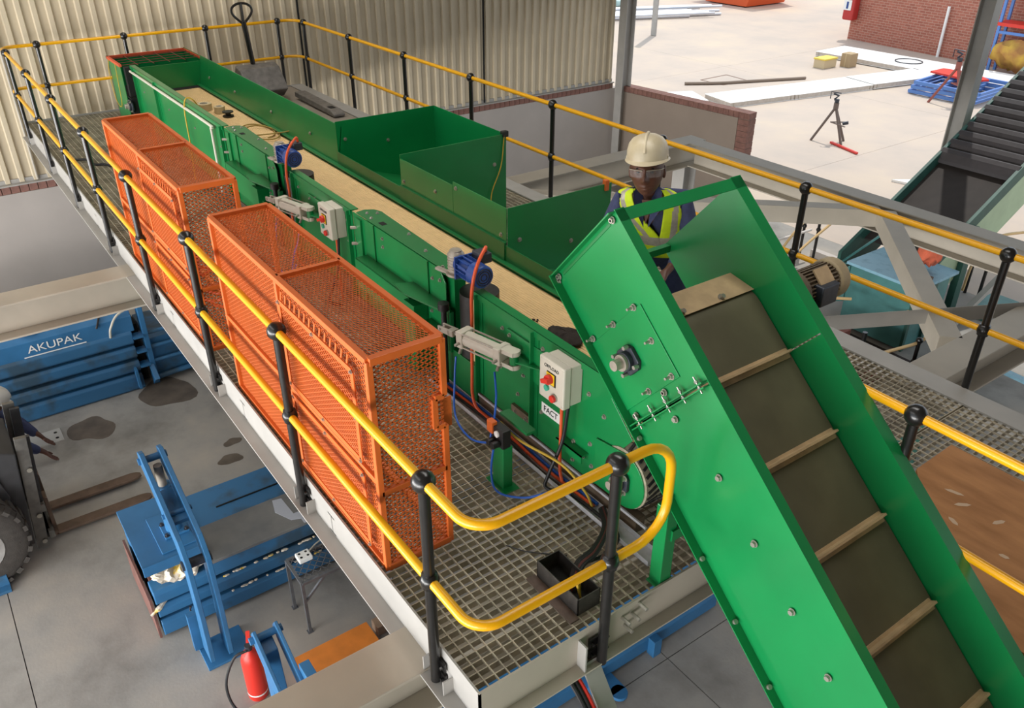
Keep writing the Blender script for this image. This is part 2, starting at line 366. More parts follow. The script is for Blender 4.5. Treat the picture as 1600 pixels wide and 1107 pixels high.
gs.build('gusset_plates', STEEL, plat)['kind'] = 'stuff'
def grating(x0, x1, y0, y1, pan):
    mb = MB(); nx = max(2, round((x1 - x0) / 0.0475)); ny = max(2, round((y1 - y0) / 0.0525))
    for i in range(nx + 1):
        x = x0 + (x1 - x0) * i / nx; mb.box(x - 0.0025, x + 0.0025, y0, y1, -0.036, 0)
    for j in range(ny + 1):
        y = y0 + (y1 - y0) * j / ny; mb.box(x0, x1, y - 0.003, y + 0.003, -0.009, 0.001)
    return mb.build('grating_panel', GRATE, pan)
for i in range(11):
    a = X0 + 0.012 + i * (XE - X0 - 0.024) / 11; grating(a + 0.004, a + (XE - X0 - 0.024) / 11 - 0.004, YL + 0.012, 1.9, plat); 
for i in range(11):
    a = X0 + 0.012 + i * (XE - X0 - 0.024) / 11; grating(a + 0.004, a + (XE - X0 - 0.024) / 11 - 0.004, 1.91, YR - 0.02, plat)
for i in range(4): grating(XE + i * 0.96, XE + 0.952 + i * 0.96, 1.915, YR - 0.02, plat)
for x in (-9.2, -7.8, -6.4, -3.9, -2.4, -1.1): MB().ibeam((x, YL, -0.10), (x, YR, -0.10), 0.08, 0.12, 0.008, 0.006).build('joist', STEEL, plat)
# solid cover plate at the far right end of the deck
tag(MB().box(-10.2, -7.3, 2.35, 3.62, 0.003, 0.012).build('deck_plate', mat('dull_floor_plate', (150, 140, 128), 0.6, var=0.12, scale=2), plat), None)
# ---------------------------------------------------------------- HANDRAILS
HR = 0.93; KR = 0.43; PB = -0.181
def stanchion(root, x, y, bottom, outward, ball=0.048, r=0.0235, off=0.018):
    s = MB().cyl((x, y, bottom), (x, y, HR), r, 14).build('stanchion', BLACK, root, smooth=True)
    MB().sphere((x, y, HR), ball, 16).build('ball', BLACK, s, smooth='all')
    MB().cyl((x, y, KR - 0.034), (x, y, KR + 0.034), r * 1.42, 14).sphere((x, y, KR), 0.041, 12).build('ball', BLACK, s, smooth='all')
    ox, oy = outward
    mb = MB(); c = Vector((x, y, 0)) - Vector((ox, oy, 0)) * off
    t = Vector((-oy, ox, 0))
    for dz in (-0.13, -0.06): mb.obox(c + Vector((0, 0, dz)), t * 0.055, Vector((ox, oy, 0)) * 0.005, (0, 0, 0.024)); mb.bolt(c + t * 0.042 + Vector((0, 0, dz)), (ox, oy, 0), 0.008, 0.02); mb.bolt(c - t * 0.042 + Vector((0, 0, dz)), (ox, oy, 0), 0.008, 0.02)
    mb.build('clamp_plate', BLACK, s)
    return s
RT = 0.021
hl = thing('handrail', 'yellow tube handrail along the cage side of the platform with a looped near end', 'handrail', (-4, 0, 0))
for x in LPX: stanchion(hl, x, 0, PB, (0, -1))
QX, QY = 0.339, 0.654
stanchion(hl, QX, QY, PB, (1, 0), off=0.030)
def railpath(z):
    c = 0.11
    p = [Vector((LPX[0], 0, z)), Vector((-0.0, 0, z)), Vector((QX - c, 0, z))] + arc((QX - c, c, z), (0, -1, 0), (1, 0, 0), c, 0.15, 1.42, 8) + [Vector((QX, c, z)), Vector((QX, QY, z))]
    return p
# closed hairpin return between top and middle rail
yc_ = 0.79; rr = 0.17
loop = [Vector((QX, QY, HR))] + arc((QX, yc_, HR - rr), (0, 0, 1), (0, 1, 0), rr, 0, math.pi / 2, 6) + arc((QX, yc_, KR + rr), (0, 1, 0), (0, 0, -1), rr, 0, math.pi / 2, 6) + [Vector((QX, QY, KR))]
MB().tube(railpath(HR), RT, 12).build('top_rail', YELLOW, hl, smooth=True)
MB().tube(railpath(KR), RT, 12).build('middle_rail', YELLOW, hl, smooth=True)
MB().tube(loop, RT, 12).build('rail_loop', YELLOW, hl, smooth=True)
RPX = [v * 0.4375 for v in (-22.74037275, -19.38825783, -16.01934773, -12.6925389, -9.43550787, -6.10015709, -2.82631802, 0.43186141, 3.7)]
YRR = 3.838; XF = -10.254
hr_ = thing('handrail', 'yellow tube handrail between the platform and open yard, turning across the ribbed wall', 'handrail', (-4, YRR, 0))
for x in RPX: stanchion(hr_, x, YRR, -0.02 if x > -9 else -0.02, (0, 1))
for y in (0.4023, 1.4476, 2.5215, 3.5656): stanchion(hr_, XF, y, -0.05, (-1, 0))
def backpath(z):
    c = 0.2
    return [Vector((RPX[-1] + .4, YRR, z)), Vector((RPX[3], YRR, z)), Vector((XF + c, YRR, z))] + arc((XF + c, YRR - c, z), (0, 1, 0), (-1, 0, 0), c, 0.1, 1.47, 7) + [Vector((XF, YRR - c, z)), Vector((XF, 0.15, z))] + arc((XF + 0.15, 0.15, z), (-1, 0, 0), (0, -1, 0), 0.15, 0.1, 1.47, 6) + [Vector((LPX[0], 0, z))]
MB().tube(backpath(HR), RT, 10).build('top_rail', YELLOW, hr_, smooth=True)
MB().tube(backpath(KR), RT, 10).build('middle_rail', YELLOW, hr_, smooth=True)
hs = thing('handrail', 'short yellow handrail run guarding the plywood side of the walkway beyond the steep green conveyor', 'handrail', (0.81, 1.88, 0))
for x in (0.81, 2.25): stanchion(hs, x, 1.88, -0.14, (0, -1))
for z, nm in ((HR, 'top_rail'), (KR, 'middle_rail')): MB().tube([(0.5, 1.88, z), (2.7, 1.88, z)], RT, 12).build(nm, YELLOW, hs, smooth=True)
tag(MB().prism([(0.48, 3.17), (0.49, 2.8), (1.12, 2.02), (3.2, 2.02), (3.2, 3.17)], 'z', 0.002, 0.02).build('plywood_sheet', PLY, None), 'scuffed brown plywood sheet lying on the grating of the walkway', 'plywood')
PAINT = mat('white_paint_scuff', (206, 178, 150), .7)
for i, (x, y, l, a) in enumerate(((.72, 2.78, .10, .3), (.80, 2.72, .09, .9), (.98, 2.74, .08, 1.2), (.84, 2.56, .07, -.4), (1.12, 2.52, .05, .2))):
    q = Vector((math.cos(a), math.sin(a), 0)); n_ = Vector((-q.y, q.x, 0)); c = Vector((x, y, .0203))
    tag(MB().prism3([c - q * l * .5, c - q * l * .2 + n_ * .014, c + q * l * .3 + n_ * .011, c + q * l * .5, c + q * l * .2 - n_ * .012, c - q * l * .3 - n_ * .010], (0, 0, .0008)).build('paint_scuff', PAINT, None), 'whitish paint scuff on the plywood sheet', 'paint mark', 'paint scuffs on the plywood')
# ---------------------------------------------------------------- ORANGE MESH CAGES
def cage(x0, x1, y0, y1, h, label, notch):
    root = thing('machine_guard', label, 'machine guard', ((x0 + x1) / 2, y0, 0), 'orange mesh machine guards')
    t = 0.03; L = x1 - x0
    f = MB()
    for x in (x0, x1):
        f.beam((x, y0, 0.0), (x, y0, h), t, t, (0, 1, 0))
        if not (notch and x == x1): f.beam((x, y1, 0.0), (x, y1, h), t, t, (0, 1, 0))
    if notch:
        f.beam((x1, y1, 0.86), (x1, y1, h), t, t, (0, 1, 0)); f.beam((x1, y1, 0), (x1, y1, 0.70), t, t, (0, 1, 0)); f.beam((x1, y1, 0.86), (x1, y1 - 0.05, 0.86), t, t); f.beam((x1, y1 - 0.05, 0.86), (x1, y1 - 0.05, 0.70), t, t, (0, 1, 0)); f.beam((x1, y1 - 0.05, 0.70), (x1, y1, 0.70), t, t)
    for z in (0.015, h): 
        f.beam((x0, y0, z), (x1, y0, z), t, t)
        for x in (x0, x1): f.beam((x, y0, z), (x, y1, z), t * 1.2, t * 1.2)
    f.beam((x0, y1, h), (x1, y1, h), t, t); f.beam((x0, y1, 0.015), (x1, y1, 0.015), t, t)
    f.beam((x0 + L * 0.5, y0, h), (x0 + L * 0.5, y1, h), t, t)
    for fr in (0.5, ): f.beam((x0 + L * fr, y0, 0), (x0 + L * fr, y0, h), t, t * .8, (0, 1, 0))
    f.beam((x0, y0, 0.52), (x1, y0, 0.52), t * .8, t); f.beam((x1, y0, 0.46), (x1, y1, 0.46), t, t)
    f.build('frame', ORANGE, root, bevel=0.003)
    if notch: MB().box(x1 - 0.03, x1 - 0.024, y1, y1 + 0.055, 0.66, 0.82).build('hasp_plate', ORANGE, root)
    X_, Y_, Z_ = (1, 0, 0), (0, 1, 0), (0, 0, 1)
    expanded_mesh('mesh_sheet', (x0, y0 + 0.008, 0), X_, Z_, L, h, ORANGE, root)
    expanded_mesh('mesh_sheet', (x0, y0, h - 0.004), X_, Y_, L, y1 - y0, ORANGE, root, a=0.036, b=0.018, sw=0.0026)
    expanded_mesh('mesh_sheet', (x1, y0, 0), Y_, Z_, y1 - y0, h, ORANGE, root)
    expanded_mesh('mesh_sheet', (x0, y0, 0), Y_, Z_, y1 - y0, h, ORANGE, root)
    # bolted access doors on the walkway face: frame strips standing proud, with bolts
    for a, b, z0, z1 in ((x0 + L * 0.53, x1 - 0.12, 0.58, h - 0.10), (x0 + L * 0.53, x1 - 0.12, 0.08, 0.50)):
        d = MB(); yy = y0 - 0.022
        for p, q in (((a, z0), (b, z0)), ((b, z0), (b, z1)), ((b, z1), (a, z1)), ((a, z1), (a, z0))):
            P, Q = Vector((p[0], yy, p[1])), Vector((q[0], yy, q[1])); d.beam(P, Q, 0.028, 0.006, (0, 1, 0))
        dd = d.build('access_door', ORANGE, root)
        expanded_mesh('mesh_sheet', (a, yy + 0.004, z0), X_, Z_, b - a, z1 - z0, ORANGE, dd)
        bb = MB()
        for u in (0, 0.5, 1):
            for v in (0, 0.5, 1):
                if (u, v) != (0.5, 0.5): bb.bolt((a + (b - a) * u, yy - 0.003, z0 + (z1 - z0) * v), (0, -1, 0), 0.007, 0.010)
        bb.build('bolts', ZINC, dd)['kind'] = 'stuff'
    s = MB()
    for i in range(14):
        x = x0 + L * 0.54 + i * (L * 0.40 / 14); s.beam((x, y0 - 0.018, h - 0.085), (x + 0.02, y0 - 0.018, h - 0.03), 0.012, 0.004, (0, 1, 0))
    s.build('louvre_strips', ORANGE, root)['kind'] = 'stuff'
    return root
cage(-2.50, -0.55, 0.075, 0.42, 1.15, 'orange mesh machine guard nearest the looped handrail end, with a notched corner post', True)
cage(-5.03, -3.08, 0.075, 0.42, 1.15, 'orange mesh machine guard farther along the deck towards the ribbed wall', False)
# ================================================================ SORTING CONVEYOR
SHIFT = -2.67
conv = thing('sorting_conveyor', 'long green sorting conveyor with a tan belt lying level on the grating deck', 'conveyor', (-5, 1.6, 0))
YC = 1.20; TOP = 0.775
def bolts(pts, nrm, parent, r=0.009, h=0.012):
    mb = MB()
    for p in pts: mb.bolt(p, nrm, r, h)
    o = mb.build('bolts', ZINC, parent); o['kind'] = 'stuff'; return o
def side_panel(x0, x1, extra=None):
    poly = extra or [(x0, 0.10), (x1, 0.10), (x1, TOP), (x0, TOP)]
    o = MB().prism(poly, 'y', YC, YC + 0.006).build('side_panel', GREEN, conv, bevel=0.002)
    return o
pA = side_panel(-9.05, -5.74)
pB = side_panel(-4.14, -3.06)
pC = side_panel(0, 0, [(-1.47, 0.10), (-0.37, 0.10), (-0.37, 0.40), (-0.30, 0.41), (-0.21, 0.41), (-0.125, 0.525), (-0.29, 0.68), (-0.29, TOP), (-1.47, TOP)])
for p, x0, x1 in ((pA, -9.05, -5.74), (pB, -4.14, -3.06), (pC, -1.47, -0.29)):
    MB().box(x0, x1, YC - 0.012, YC + 0.05, TOP, TOP + 0.008).box(x0, x1, YC - 0.014, YC - 0.008, TOP - 0.03, TOP + 0.008).build('top_flange', GREEN, p)
    MB().box(x0, x1, YC + 0.006, YC + 0.075, 0.462, 0.468).build('belt_skirt', GREEN_SHADED, p)
for x in (-8.9, -8.0, -5.78, -4.10, -3.09, -1.44, -0.905): MB().box(x, x + 0.008, YC - 0.035, YC, 0.11, TOP).box(x, x + 0.04, YC - 0.005, YC, 0.11, TOP).build('stiffener', GREEN, conv)
bolts([(x, YC, z) for x in (-8.6, -7.6, -6.7, -5.9) for z in (0.55, 0.3)] + [(-8.05 + .02 * (i % 3), YC, .42 + .03 * (i // 3)) for i in range(6)], (0, -1, 0), pA)
bolts([(x, YC, z) for x in (-4.02, -3.7, -3.15) for z in (0.68, 0.52, 0.22)], (0, -1, 0), pB)
bolts([(x, YC, z) for x, z in ((-1.2, .66), (-1.0, .62), (-1.0, .45), (-1.22, .40), (-1.05, .3), (-0.83, .7), (-0.83, .3), (-0.45, .62), (-0.33, .55), (-0.55, .27), (-0.42, .33), (-0.47, .22), (-0.40, .2), (-0.55, .15))], (0, -1, 0), pC)
MB().box(-0.64, -0.43, YC - 0.05, YC, 0.255, 0.262).box(-0.64, -0.43, YC - 0.05, YC - 0.044, 0.215, 0.262).build('adjuster_bracket', GREEN, pC)
# far side: leaning skirt panels, then shade-darkened ledge under the bins
MB().prism([(1.965, 0.10), (1.965, 0.47), (2.03, 0.82), (2.036, 0.82), (1.972, 0.47), (1.972, 0.10)], 'x', -9.0, -4.96).build('side_panel', GREEN, conv)
bolts([(x, 1.985, 0.62) for x in (-8.6, -7.7, -6.6, -5.6)], (0, -1, 0), conv, 0.012, 0.012)
MB().box(-4.96, -0.30, 1.965, 1.972, 0.10, 0.60).build('side_panel', GREEN_SHADED, conv)
MB().box(-9.0, -0.35, 1.92, 1.965, 0.478, 0.486).build('belt_skirt', GREEN_SHADED, conv)
# belt: closed loop with lengthwise ribs on the carrying face
DX, DZ, DR = -0.16, 0.285, 0.158
mb = MB(); ring = []
top = [(x, 0.455) for x in np.linspace(-8.9, DX, 30)]
tail = [(DX + DR * math.sin(t), DZ + DR * math.cos(t)) for t in np.linspace(0.1, math.pi, 12)]
bot = [(-8.9, 0.125)]
path = top + tail + bot
ys_ = []
nr = 33
for i in range(nr):
    y = 1.265 + (1.935 - 1.265) * i / nr; dyy = (1.935 - 1.265) / nr
    ys_ += [(y, 0.0), (y + dyy * 0.55, 0.0), (y + dyy * 0.6, -0.003), (y + dyy * 0.95, -0.003)]
N = len(ys_); vs = []
for x, z in top:
    for y, d in ys_: vs.append((x, y, z + d))
mb.add(vs, [(i * N + k, i * N + k + 1, (i + 1) * N + k + 1, (i + 1) * N + k) for i in range(len(top) - 1) for k in range(N - 1)])
mb.build('belt', BELT, conv)
mb = MB()
pts2 = tail + bot
mb.add([(x, y, z) for x, z in pts2 for y in (1.265, 1.935)], [(2 * i, 2 * i + 1, 2 * i + 3, 2 * i + 2) for i in range(len(pts2) - 1)])
mb.build('return_belt', BELT, conv)
dr = MB().cyl((DX, 1.195, DZ), (DX, 1.95, DZ), DR + 0.008, 48).build('tail_drum', mat('worn_lagging', (150, 143, 122), .5, .1, var=.2, scale=30), conv, smooth=True)
mb = MB()
for i in range(26):
    a0 = 2 * math.pi * i / 26
    for k in range(9):
        y0 = 1.20 + k * 0.082; s = 1 if (k % 2) else -1
        P = [(DX + (DR + .010) * math.sin(a0 + s * q * .2), y0 + 0.078 * (q + .5), DZ + (DR + .010) * math.cos(a0 + s * q * .2)) for q in (-.45, .45)]
        mb.beam(P[0], P[1], 0.014, 0.008, up=(math.sin(a0), 0, math.cos(a0)))
mb.build('lagging_ridges', DRUM, dr)['kind'] = 'stuff'
tp = MB().prism([(-0.37, 0.12), (-0.37, 0.40)] + [(DX + 0.152 * math.cos(t), DZ - 0.008 + 0.160 * math.sin(t)) for t in np.linspace(1.5, -1.9, 18)], 'y', YC - 0.012, YC - 0.002).build('tail_plate', GREEN, conv, bevel=0.002)
def bearing(c, parent, s=0.062, mt=CASTDK):
    c = Vector(c); b = MB().prism([(c.x + s * u, c.z + s * v) for u, v in ((-1, -.55), (-.55, -1), (.55, -1), (1, -.55), (1, .55), (.55, 1), (-.55, 1), (-1, .55))], 'y', c.y - 0.02, c.y).cyl((c.x, c.y - 0.045, c.z), (c.x, c.y, c.z), s * 0.72, 20)
    o = b.build('bearing_housing', mt, parent, bevel=0.003, smooth=True)
    MB().cyl((c.x, c.y - 0.085, c.z), (c.x, c.y - 0.02, c.z), s * 0.40, 18).cyl((c.x, c.y - 0.055, c.z), (c.x, c.y - 0.04, c.z), s * 0.58, 18).build('shaft_end', SILVER, o, smooth=True)
    bolts([(c.x + s * .74 * u, c.y - 0.02, c.z + s * .74 * v) for u in (-1, 1) for v in (-1, 1)], (0, -1, 0), o, 0.010, 0.022)
    return o
bearing((-0.165, YC - 0.012, 0.27), tp, 0.06)
# base rails, feet
MB().box(-9.0, -0.05, YC + 0.0, YC + 0.06, 0.004, 0.085).build('base_rail', BROWNSTEEL, conv)
MB().box(-9.0, -0.05, 1.90, 1.96, 0.004, 0.085).build('base_rail', BROWNSTEEL, conv)
MB().box(-2.0, 0.02, YC - 0.006, YC + 0.004, 0.075, 0.09).build('edge_strip', ALU, conv)
for x in (-7.5, -5.9, -3.25, -1.0):
    MB().box(x - 0.09, x + 0.09, YC - 0.02, YC, 0.10, 0.22).build('foot_plate', BROWNSTEEL, conv); bolts([(x + u, YC - 0.02, v) for u in (-.05, .05) for v in (.14, .19)], (0, -1, 0), conv)
# loading end hood with wire grid
hood = MB().box(-9.78, -9.772, 1.10, 2.06, 0.02, 0.76).box(-9.78, -9.15, 1.10, 1.106, 0.02, 0.76).box(-9.78, -9.02, 2.054, 2.06, 0.02, 0.80).box(-8.98, -8.974, 1.21, 2.03, 0.47, 0.76).build('hood_panels', GREEN, conv)
MB().box(-9.77, -9.0, 1.11, 2.05, 0.40, 0.41).build('hood_floor', DARK, hood)  # floor coloured black for the shade inside the hood
MB().box(-9.79, -9.13, 1.085, 1.115, 0.76, 0.79).box(-9.79, -9.0, 2.045, 2.075, 0.76, 0.79).box(-9.79, -9.76, 1.085, 2.075, 0.76, 0.79).build('trim_bars', ORANGETRIM, hood)
g = MB()
for i in range(1, 5): g.cyl((-9.78 + i * 0.155, 1.1, 0.775), (-9.78 + i * 0.155, 2.06, 0.775), 0.004, 6)
for i in range(1, 5): g.cyl((-9.78, 1.1 + i * 0.19, 0.775), (-9.05, 1.1 + i * 0.19, 0.775), 0.004, 6)
g.build('wire_grid', mat('dull_red_wire', (120, 60, 48), .6), hood)
MB().box(-9.15, -9.06, 1.13, 1.20, 0.02, 0.76).build('end_upright', DARK, conv)
bearing((-9.10, 1.13, 0.30), conv, 0.075)
# conduit with elbow on the far panel
tag(MB().tube(smooth_path([(-9.0, YC - 0.03, TOP - 0.05), (-7.5, YC - 0.03, TOP - 0.05), (-6.10, YC - 0.03, TOP - 0.05), (-6.04, YC - 0.03, TOP - 0.08), (-6.03, YC - 0.03, 0.6), (-6.03, YC - 0.03, 0.05)], 8), 0.014, 8).build('conduit', BOXGREY, None, smooth=True), 'grey conduit bending down the outside of the green conveyor behind the farther cage', 'conduit')

# ---------------------------------------------------------------- diverter gate (built once, copied along the conveyor)
def make_gate(ox):
    r = thing('diverter_gate', 'green diverter gate with shade-darkened top plate and black drum, behind the nearest orange cage', 'diverter gate', (-2.2 + ox, YC, 0), 'diverter gates on the sorting conveyor')
    X = lambda v: v + ox
    MB().prism([(X(-3.04), .1), (X(-1.80), .1), (X(-1.80), .70), (X(-1.86), TOP), (X(-3.04), TOP)], 'y', YC - 0.004, YC + 0.004).build('front_plate', GREEN, r, bevel=0.003)
    tp = MB().prism([(X(a), b) for a, b in [(-2.97, YC - 0.01), (-2.985, YC + 0.06), (-2.95, YC + 0.12), (-2.88, YC + 0.145), (-2.80, YC + 0.14), (-1.86, YC + 0.11), (-1.68, YC + 0.07), (-1.62, YC + 0.02), (-1.66, YC - 0.03), (-1.76, YC - 0.04), (-1.84, YC - 0.01)]], 'z', TOP + 0.012, TOP + 0.02).build('top_plate', GREEN_SHADED, r, bevel=0.002)
    bolts([(X(a), b, TOP + 0.02) for a, b in ((-2.9, 1.24), (-2.86, 1.30), (-2.8, 1.22), (-2.1, 1.24), (-1.83, 1.2), (-1.78, 1.22), (-2.4, 1.29))], (0, 0, 1), tp)
    MB().box(X(-2.70), X(-2.64), YC + 0.02, YC + 0.06, TOP + 0.0205, TOP + 0.0215).build('slot', DARK, tp)
    MB().box(X(-2.9), X(-1.75), YC + 0.03, YC + 0.11, 0.12, TOP + 0.01).build('gate_body', GREEN, r)
    for x in (-2.72, -2.0): MB().box(X(x), X(x) + 0.006, YC - 0.014, YC - 0.004, 0.50, TOP).build('seam_strip', GREEN_SHADED, r)
    MB().box(X(-2.98), X(-2.90), YC - 0.02, YC - 0.004, 0.12, TOP - .02).build('hinge_post', GREEN, r)
    for zz in (0.68, 0.56): MB().cyl((X(-3.0), YC - 0.05, zz), (X(-2.97), YC - 0.004, zz), 0.012, 8).build('pin', SILVER, r, smooth=True)
    MB().box(X(-2.86), X(-2.10), YC - 0.10, YC, 0.505, 0.512).box(X(-2.86), X(-2.10), YC - 0.10, YC - 0.094, 0.30, 0.512).build('ledge', GREEN_SHADED, r)
    MB().box(X(-2.86), X(-2.10), YC - 0.102, YC - 0.1, 0.30, 0.508).build('ledge_face', GREEN, r)
    MB().box(X(-2.12), X(-1.99), YC - 0.13, YC, 0.02, 0.50).build('upright_bracket', GREEN, r, bevel=0.003)
    MB().prism([(X(a), b) for a, b in ((-2.25, 1.08), (-2.10, 1.06), (-1.76, 1.13), (-1.72, 1.17), (-1.76, 1.2), (-2.2, 1.2))], 'z', 0.545, 0.557).build('lever_plate', GREEN_SHADED, r)
    MB().box(X(-1.98), X(-1.72), YC - 0.03, YC, 0.26, 0.54).build('pivot_plate', GREEN, r, bevel=0.003)
    MB().box(X(-1.95), X(-1.72), YC - 0.11, YC - 0.03, 0.40, 0.408).build('pivot_shelf', GREEN_SHADED, r)
    bolts([(X(a), YC - 0.03, b) for a, b in ((-1.93, .47), (-1.80, .47), (-1.93, .33), (-1.8, .33))], (0, -1, 0), r)
    MB().cyl((X(-1.74), YC - 0.06, 0.05), (X(-1.74), YC - 0.06, 0.60), 0.018, 12).cyl((X(-1.74), YC - 0.06, 0.565), (X(-1.74), YC - 0.06, 0.61), 0.035, 14).build('pivot_shaft', CABLE_K, r, smooth=True)
    MB().cyl((X(-1.60), YC + 0.11, 0.28), (X(-1.60), YC + 0.11, 0.70), 0.12, 28).build('drum', DRUM, r, smooth=True)
    MB().box(X(-1.545), X(-1.49), YC + 0.012, YC + 0.018, 0.25, 0.70).build('gate_belt', BELT, r)
    MB().box(X(-2.0), X(-1.46), YC - 0.015, YC + 0.06, 0.0, 0.28).build('drum_guard', GREEN_SHADED, r, bevel=0.004)
    bolts([(X(a), YC - 0.004, b) for a, b in ((-2.95, .70), (-2.6, .72), (-2.6, .66), (-1.95, .68), (-1.86, .70), (-2.7, .4), (-2.75, .45), (-2.6, .38), (-2.5, .38), (-2.9, .25), (-1.9, .2))], (0, -1, 0), r)
    return r
def make_motor(ox):
    r = thing('gear_motor', 'blue gear motor with silver gearbox above the diverter drum, nearest the steep green conveyor', 'motor', (-1.62 + ox, 1.2, 0.80), 'gear motors above the diverter drums')
    X = lambda v: v + ox; cy, cz = 1.215, 0.885
    g = MB()
    for z, rd in ((.802, .058), (.815, .05), (.84, .052), (.85, .046), (.862, .052), (.872, .046), (.884, .052), (.894, .046), (.905, .052), (.93, .05), (.945, .04)): pass
    zs = [(.797, .062), (.812, .062), (.812, .05)] + [(z, .052 if i % 2 else .045) for i, z in enumerate(np.linspace(.815, .92, 12))] + [(.93, .05), (.945, .036), (.952, .036)]
    g.rings([[Vector((X(-1.70) + q * math.cos(t), cy + q * math.sin(t), z)) for t in np.linspace(0, 2 * math.pi, 18, endpoint=False)] for z, q in zs])
    gb = g.build('gearbox', SILVER, r, smooth=True)
    MB().beam((X(-1.84), cy - .05, .80), (X(-1.68), cy - .02, .80), .03, .014).build('torque_arm', SILVER, gb)
    b = MB().cyl((X(-1.655), cy, cz), (X(-1.60), cy, cz), 0.05, 16).cyl((X(-1.60), cy, cz), (X(-1.50), cy, cz), 0.055, 20)
    for i in range(14):
        t = 2 * math.pi * i / 14; u = Vector((0, math.cos(t), math.sin(t))); b.obox(Vector((X(-1.55), cy, cz)) + u * .061, (0.05, 0, 0), u * 0.010, u.cross(Vector((1, 0, 0))) * 0.0025)
    b.box(X(-1.612), X(-1.60), cy - .068, cy + .068, cz - .068, cz + .068)
    b.build('motor_body', MOTOR, r, smooth=True)
    fc = MB().cyl((X(-1.50), cy, cz), (X(-1.405), cy, cz), 0.068, 24).build('fan_cover', MOTOR, r, bevel=0.01, smooth=True)
    k = MB()
    for q in (.02, .036, .05): k.tube([Vector((X(-1.404), cy + q * math.cos(t), cz + q * math.sin(t))) for t in np.linspace(0, 2 * math.pi, 17)], .003, 5)
    k.build('grille_rings', DRUM, fc)
    MB().box(X(-1.59), X(-1.49), cy + .04, cy + .115, cz + .035, cz + .095).build('terminal_box', CASTDK, r, bevel=0.006)
    return r
def make_cylinder(ox):
    r = thing('pneumatic_cylinder', 'pale pneumatic cylinder clevised to the green panel beside the notched orange cage', 'cylinder', (-1.2 + ox, 1.06, 0.58), 'pneumatic cylinders on the conveyor side')
    a, b = Vector((-1.56 + ox, 1.015, 0.565)), Vector((-1.03 + ox, 1.115, 0.585)); d = (b - a).normalized(); s = Vector((-d.y, d.x, 0)); u = d.cross(s)
    P = lambda q: a + d * q
    cl = MB().obox(P(.045), d * .045, s * .007, u * .0) if False else MB()
    for k in (-1, 1): cl.obox(P(.045) + s * k * .02, d * .05, s * .006, u * .018)
    cl.obox(P(.10), d * .02, s * .026, u * .02).cyl(P(.012) - s * .032, P(.012) + s * .032, .009, 10)
    cl.build('clevis', SILVER, r, bevel=0.002)
    MB().cyl(P(.11), P(.17), .013, 12).build('piston_rod', ZINC, r, smooth=True)
    for q in (.20, .495): MB().obox(P(q), d * .025, s * .05, u * .052).build('end_cap', BOXGREY, r, bevel=0.006)
    MB().cyl(P(.22), P(.47), .046, 24).build('barrel', BOXGREY, r, smooth=True)
    t = MB()
    for i in (-1, 1):
        for j in (-1, 1): t.cyl(P(.17) + s * i * .041 + u * j * .043, P(.525) + s * i * .041 + u * j * .043, .006, 8)
    t.build('tie_rods', SILVER, r)
    for q, nm in ((.2, .0), (.5, .0)): MB().cyl(P(q) - u * .05 - s * .03, P(q) - u * .085 - s * .05, .010, 8).cyl(P(q) - s * .05 - u * .02, P(q) - s * .08 - u * .02, .009, 8).build('air_fitting', ZINC, r, smooth=True)
    e = MB()
    for k in (-1, 1): e.obox(P(.555) + u * k * .04, d * .05, s * .034, u * .012).cyl(P(.585) + u * k * .028, P(.585) + u * k * .054, .034, 14)
    e.build('rear_clevis', BOXGREY, r, smooth=True)
    MB().cyl(P(.585) - u * .05, P(.585) + u * .05, .026, 14).build('pin_block', GREEN, r, smooth=True)
    c = P(.585)
    MB().prism([(c.x - .02, c.y), (c.x + .03, c.y - .01), (c.x + .22, YC), (c.x - .04, YC)], 'z', c.z - .012, c.z - .004).box(c.x - .16, c.x + .22, YC - .012, YC, c.z - .12, c.z + .10).build('mount_bracket', GREEN, r, bevel=0.002)
    bolts([(c.x + q, YC - .012, c.z + z) for q in (-.13, .19) for z in (-.09, .07)], (0, -1, 0), r)
    return r
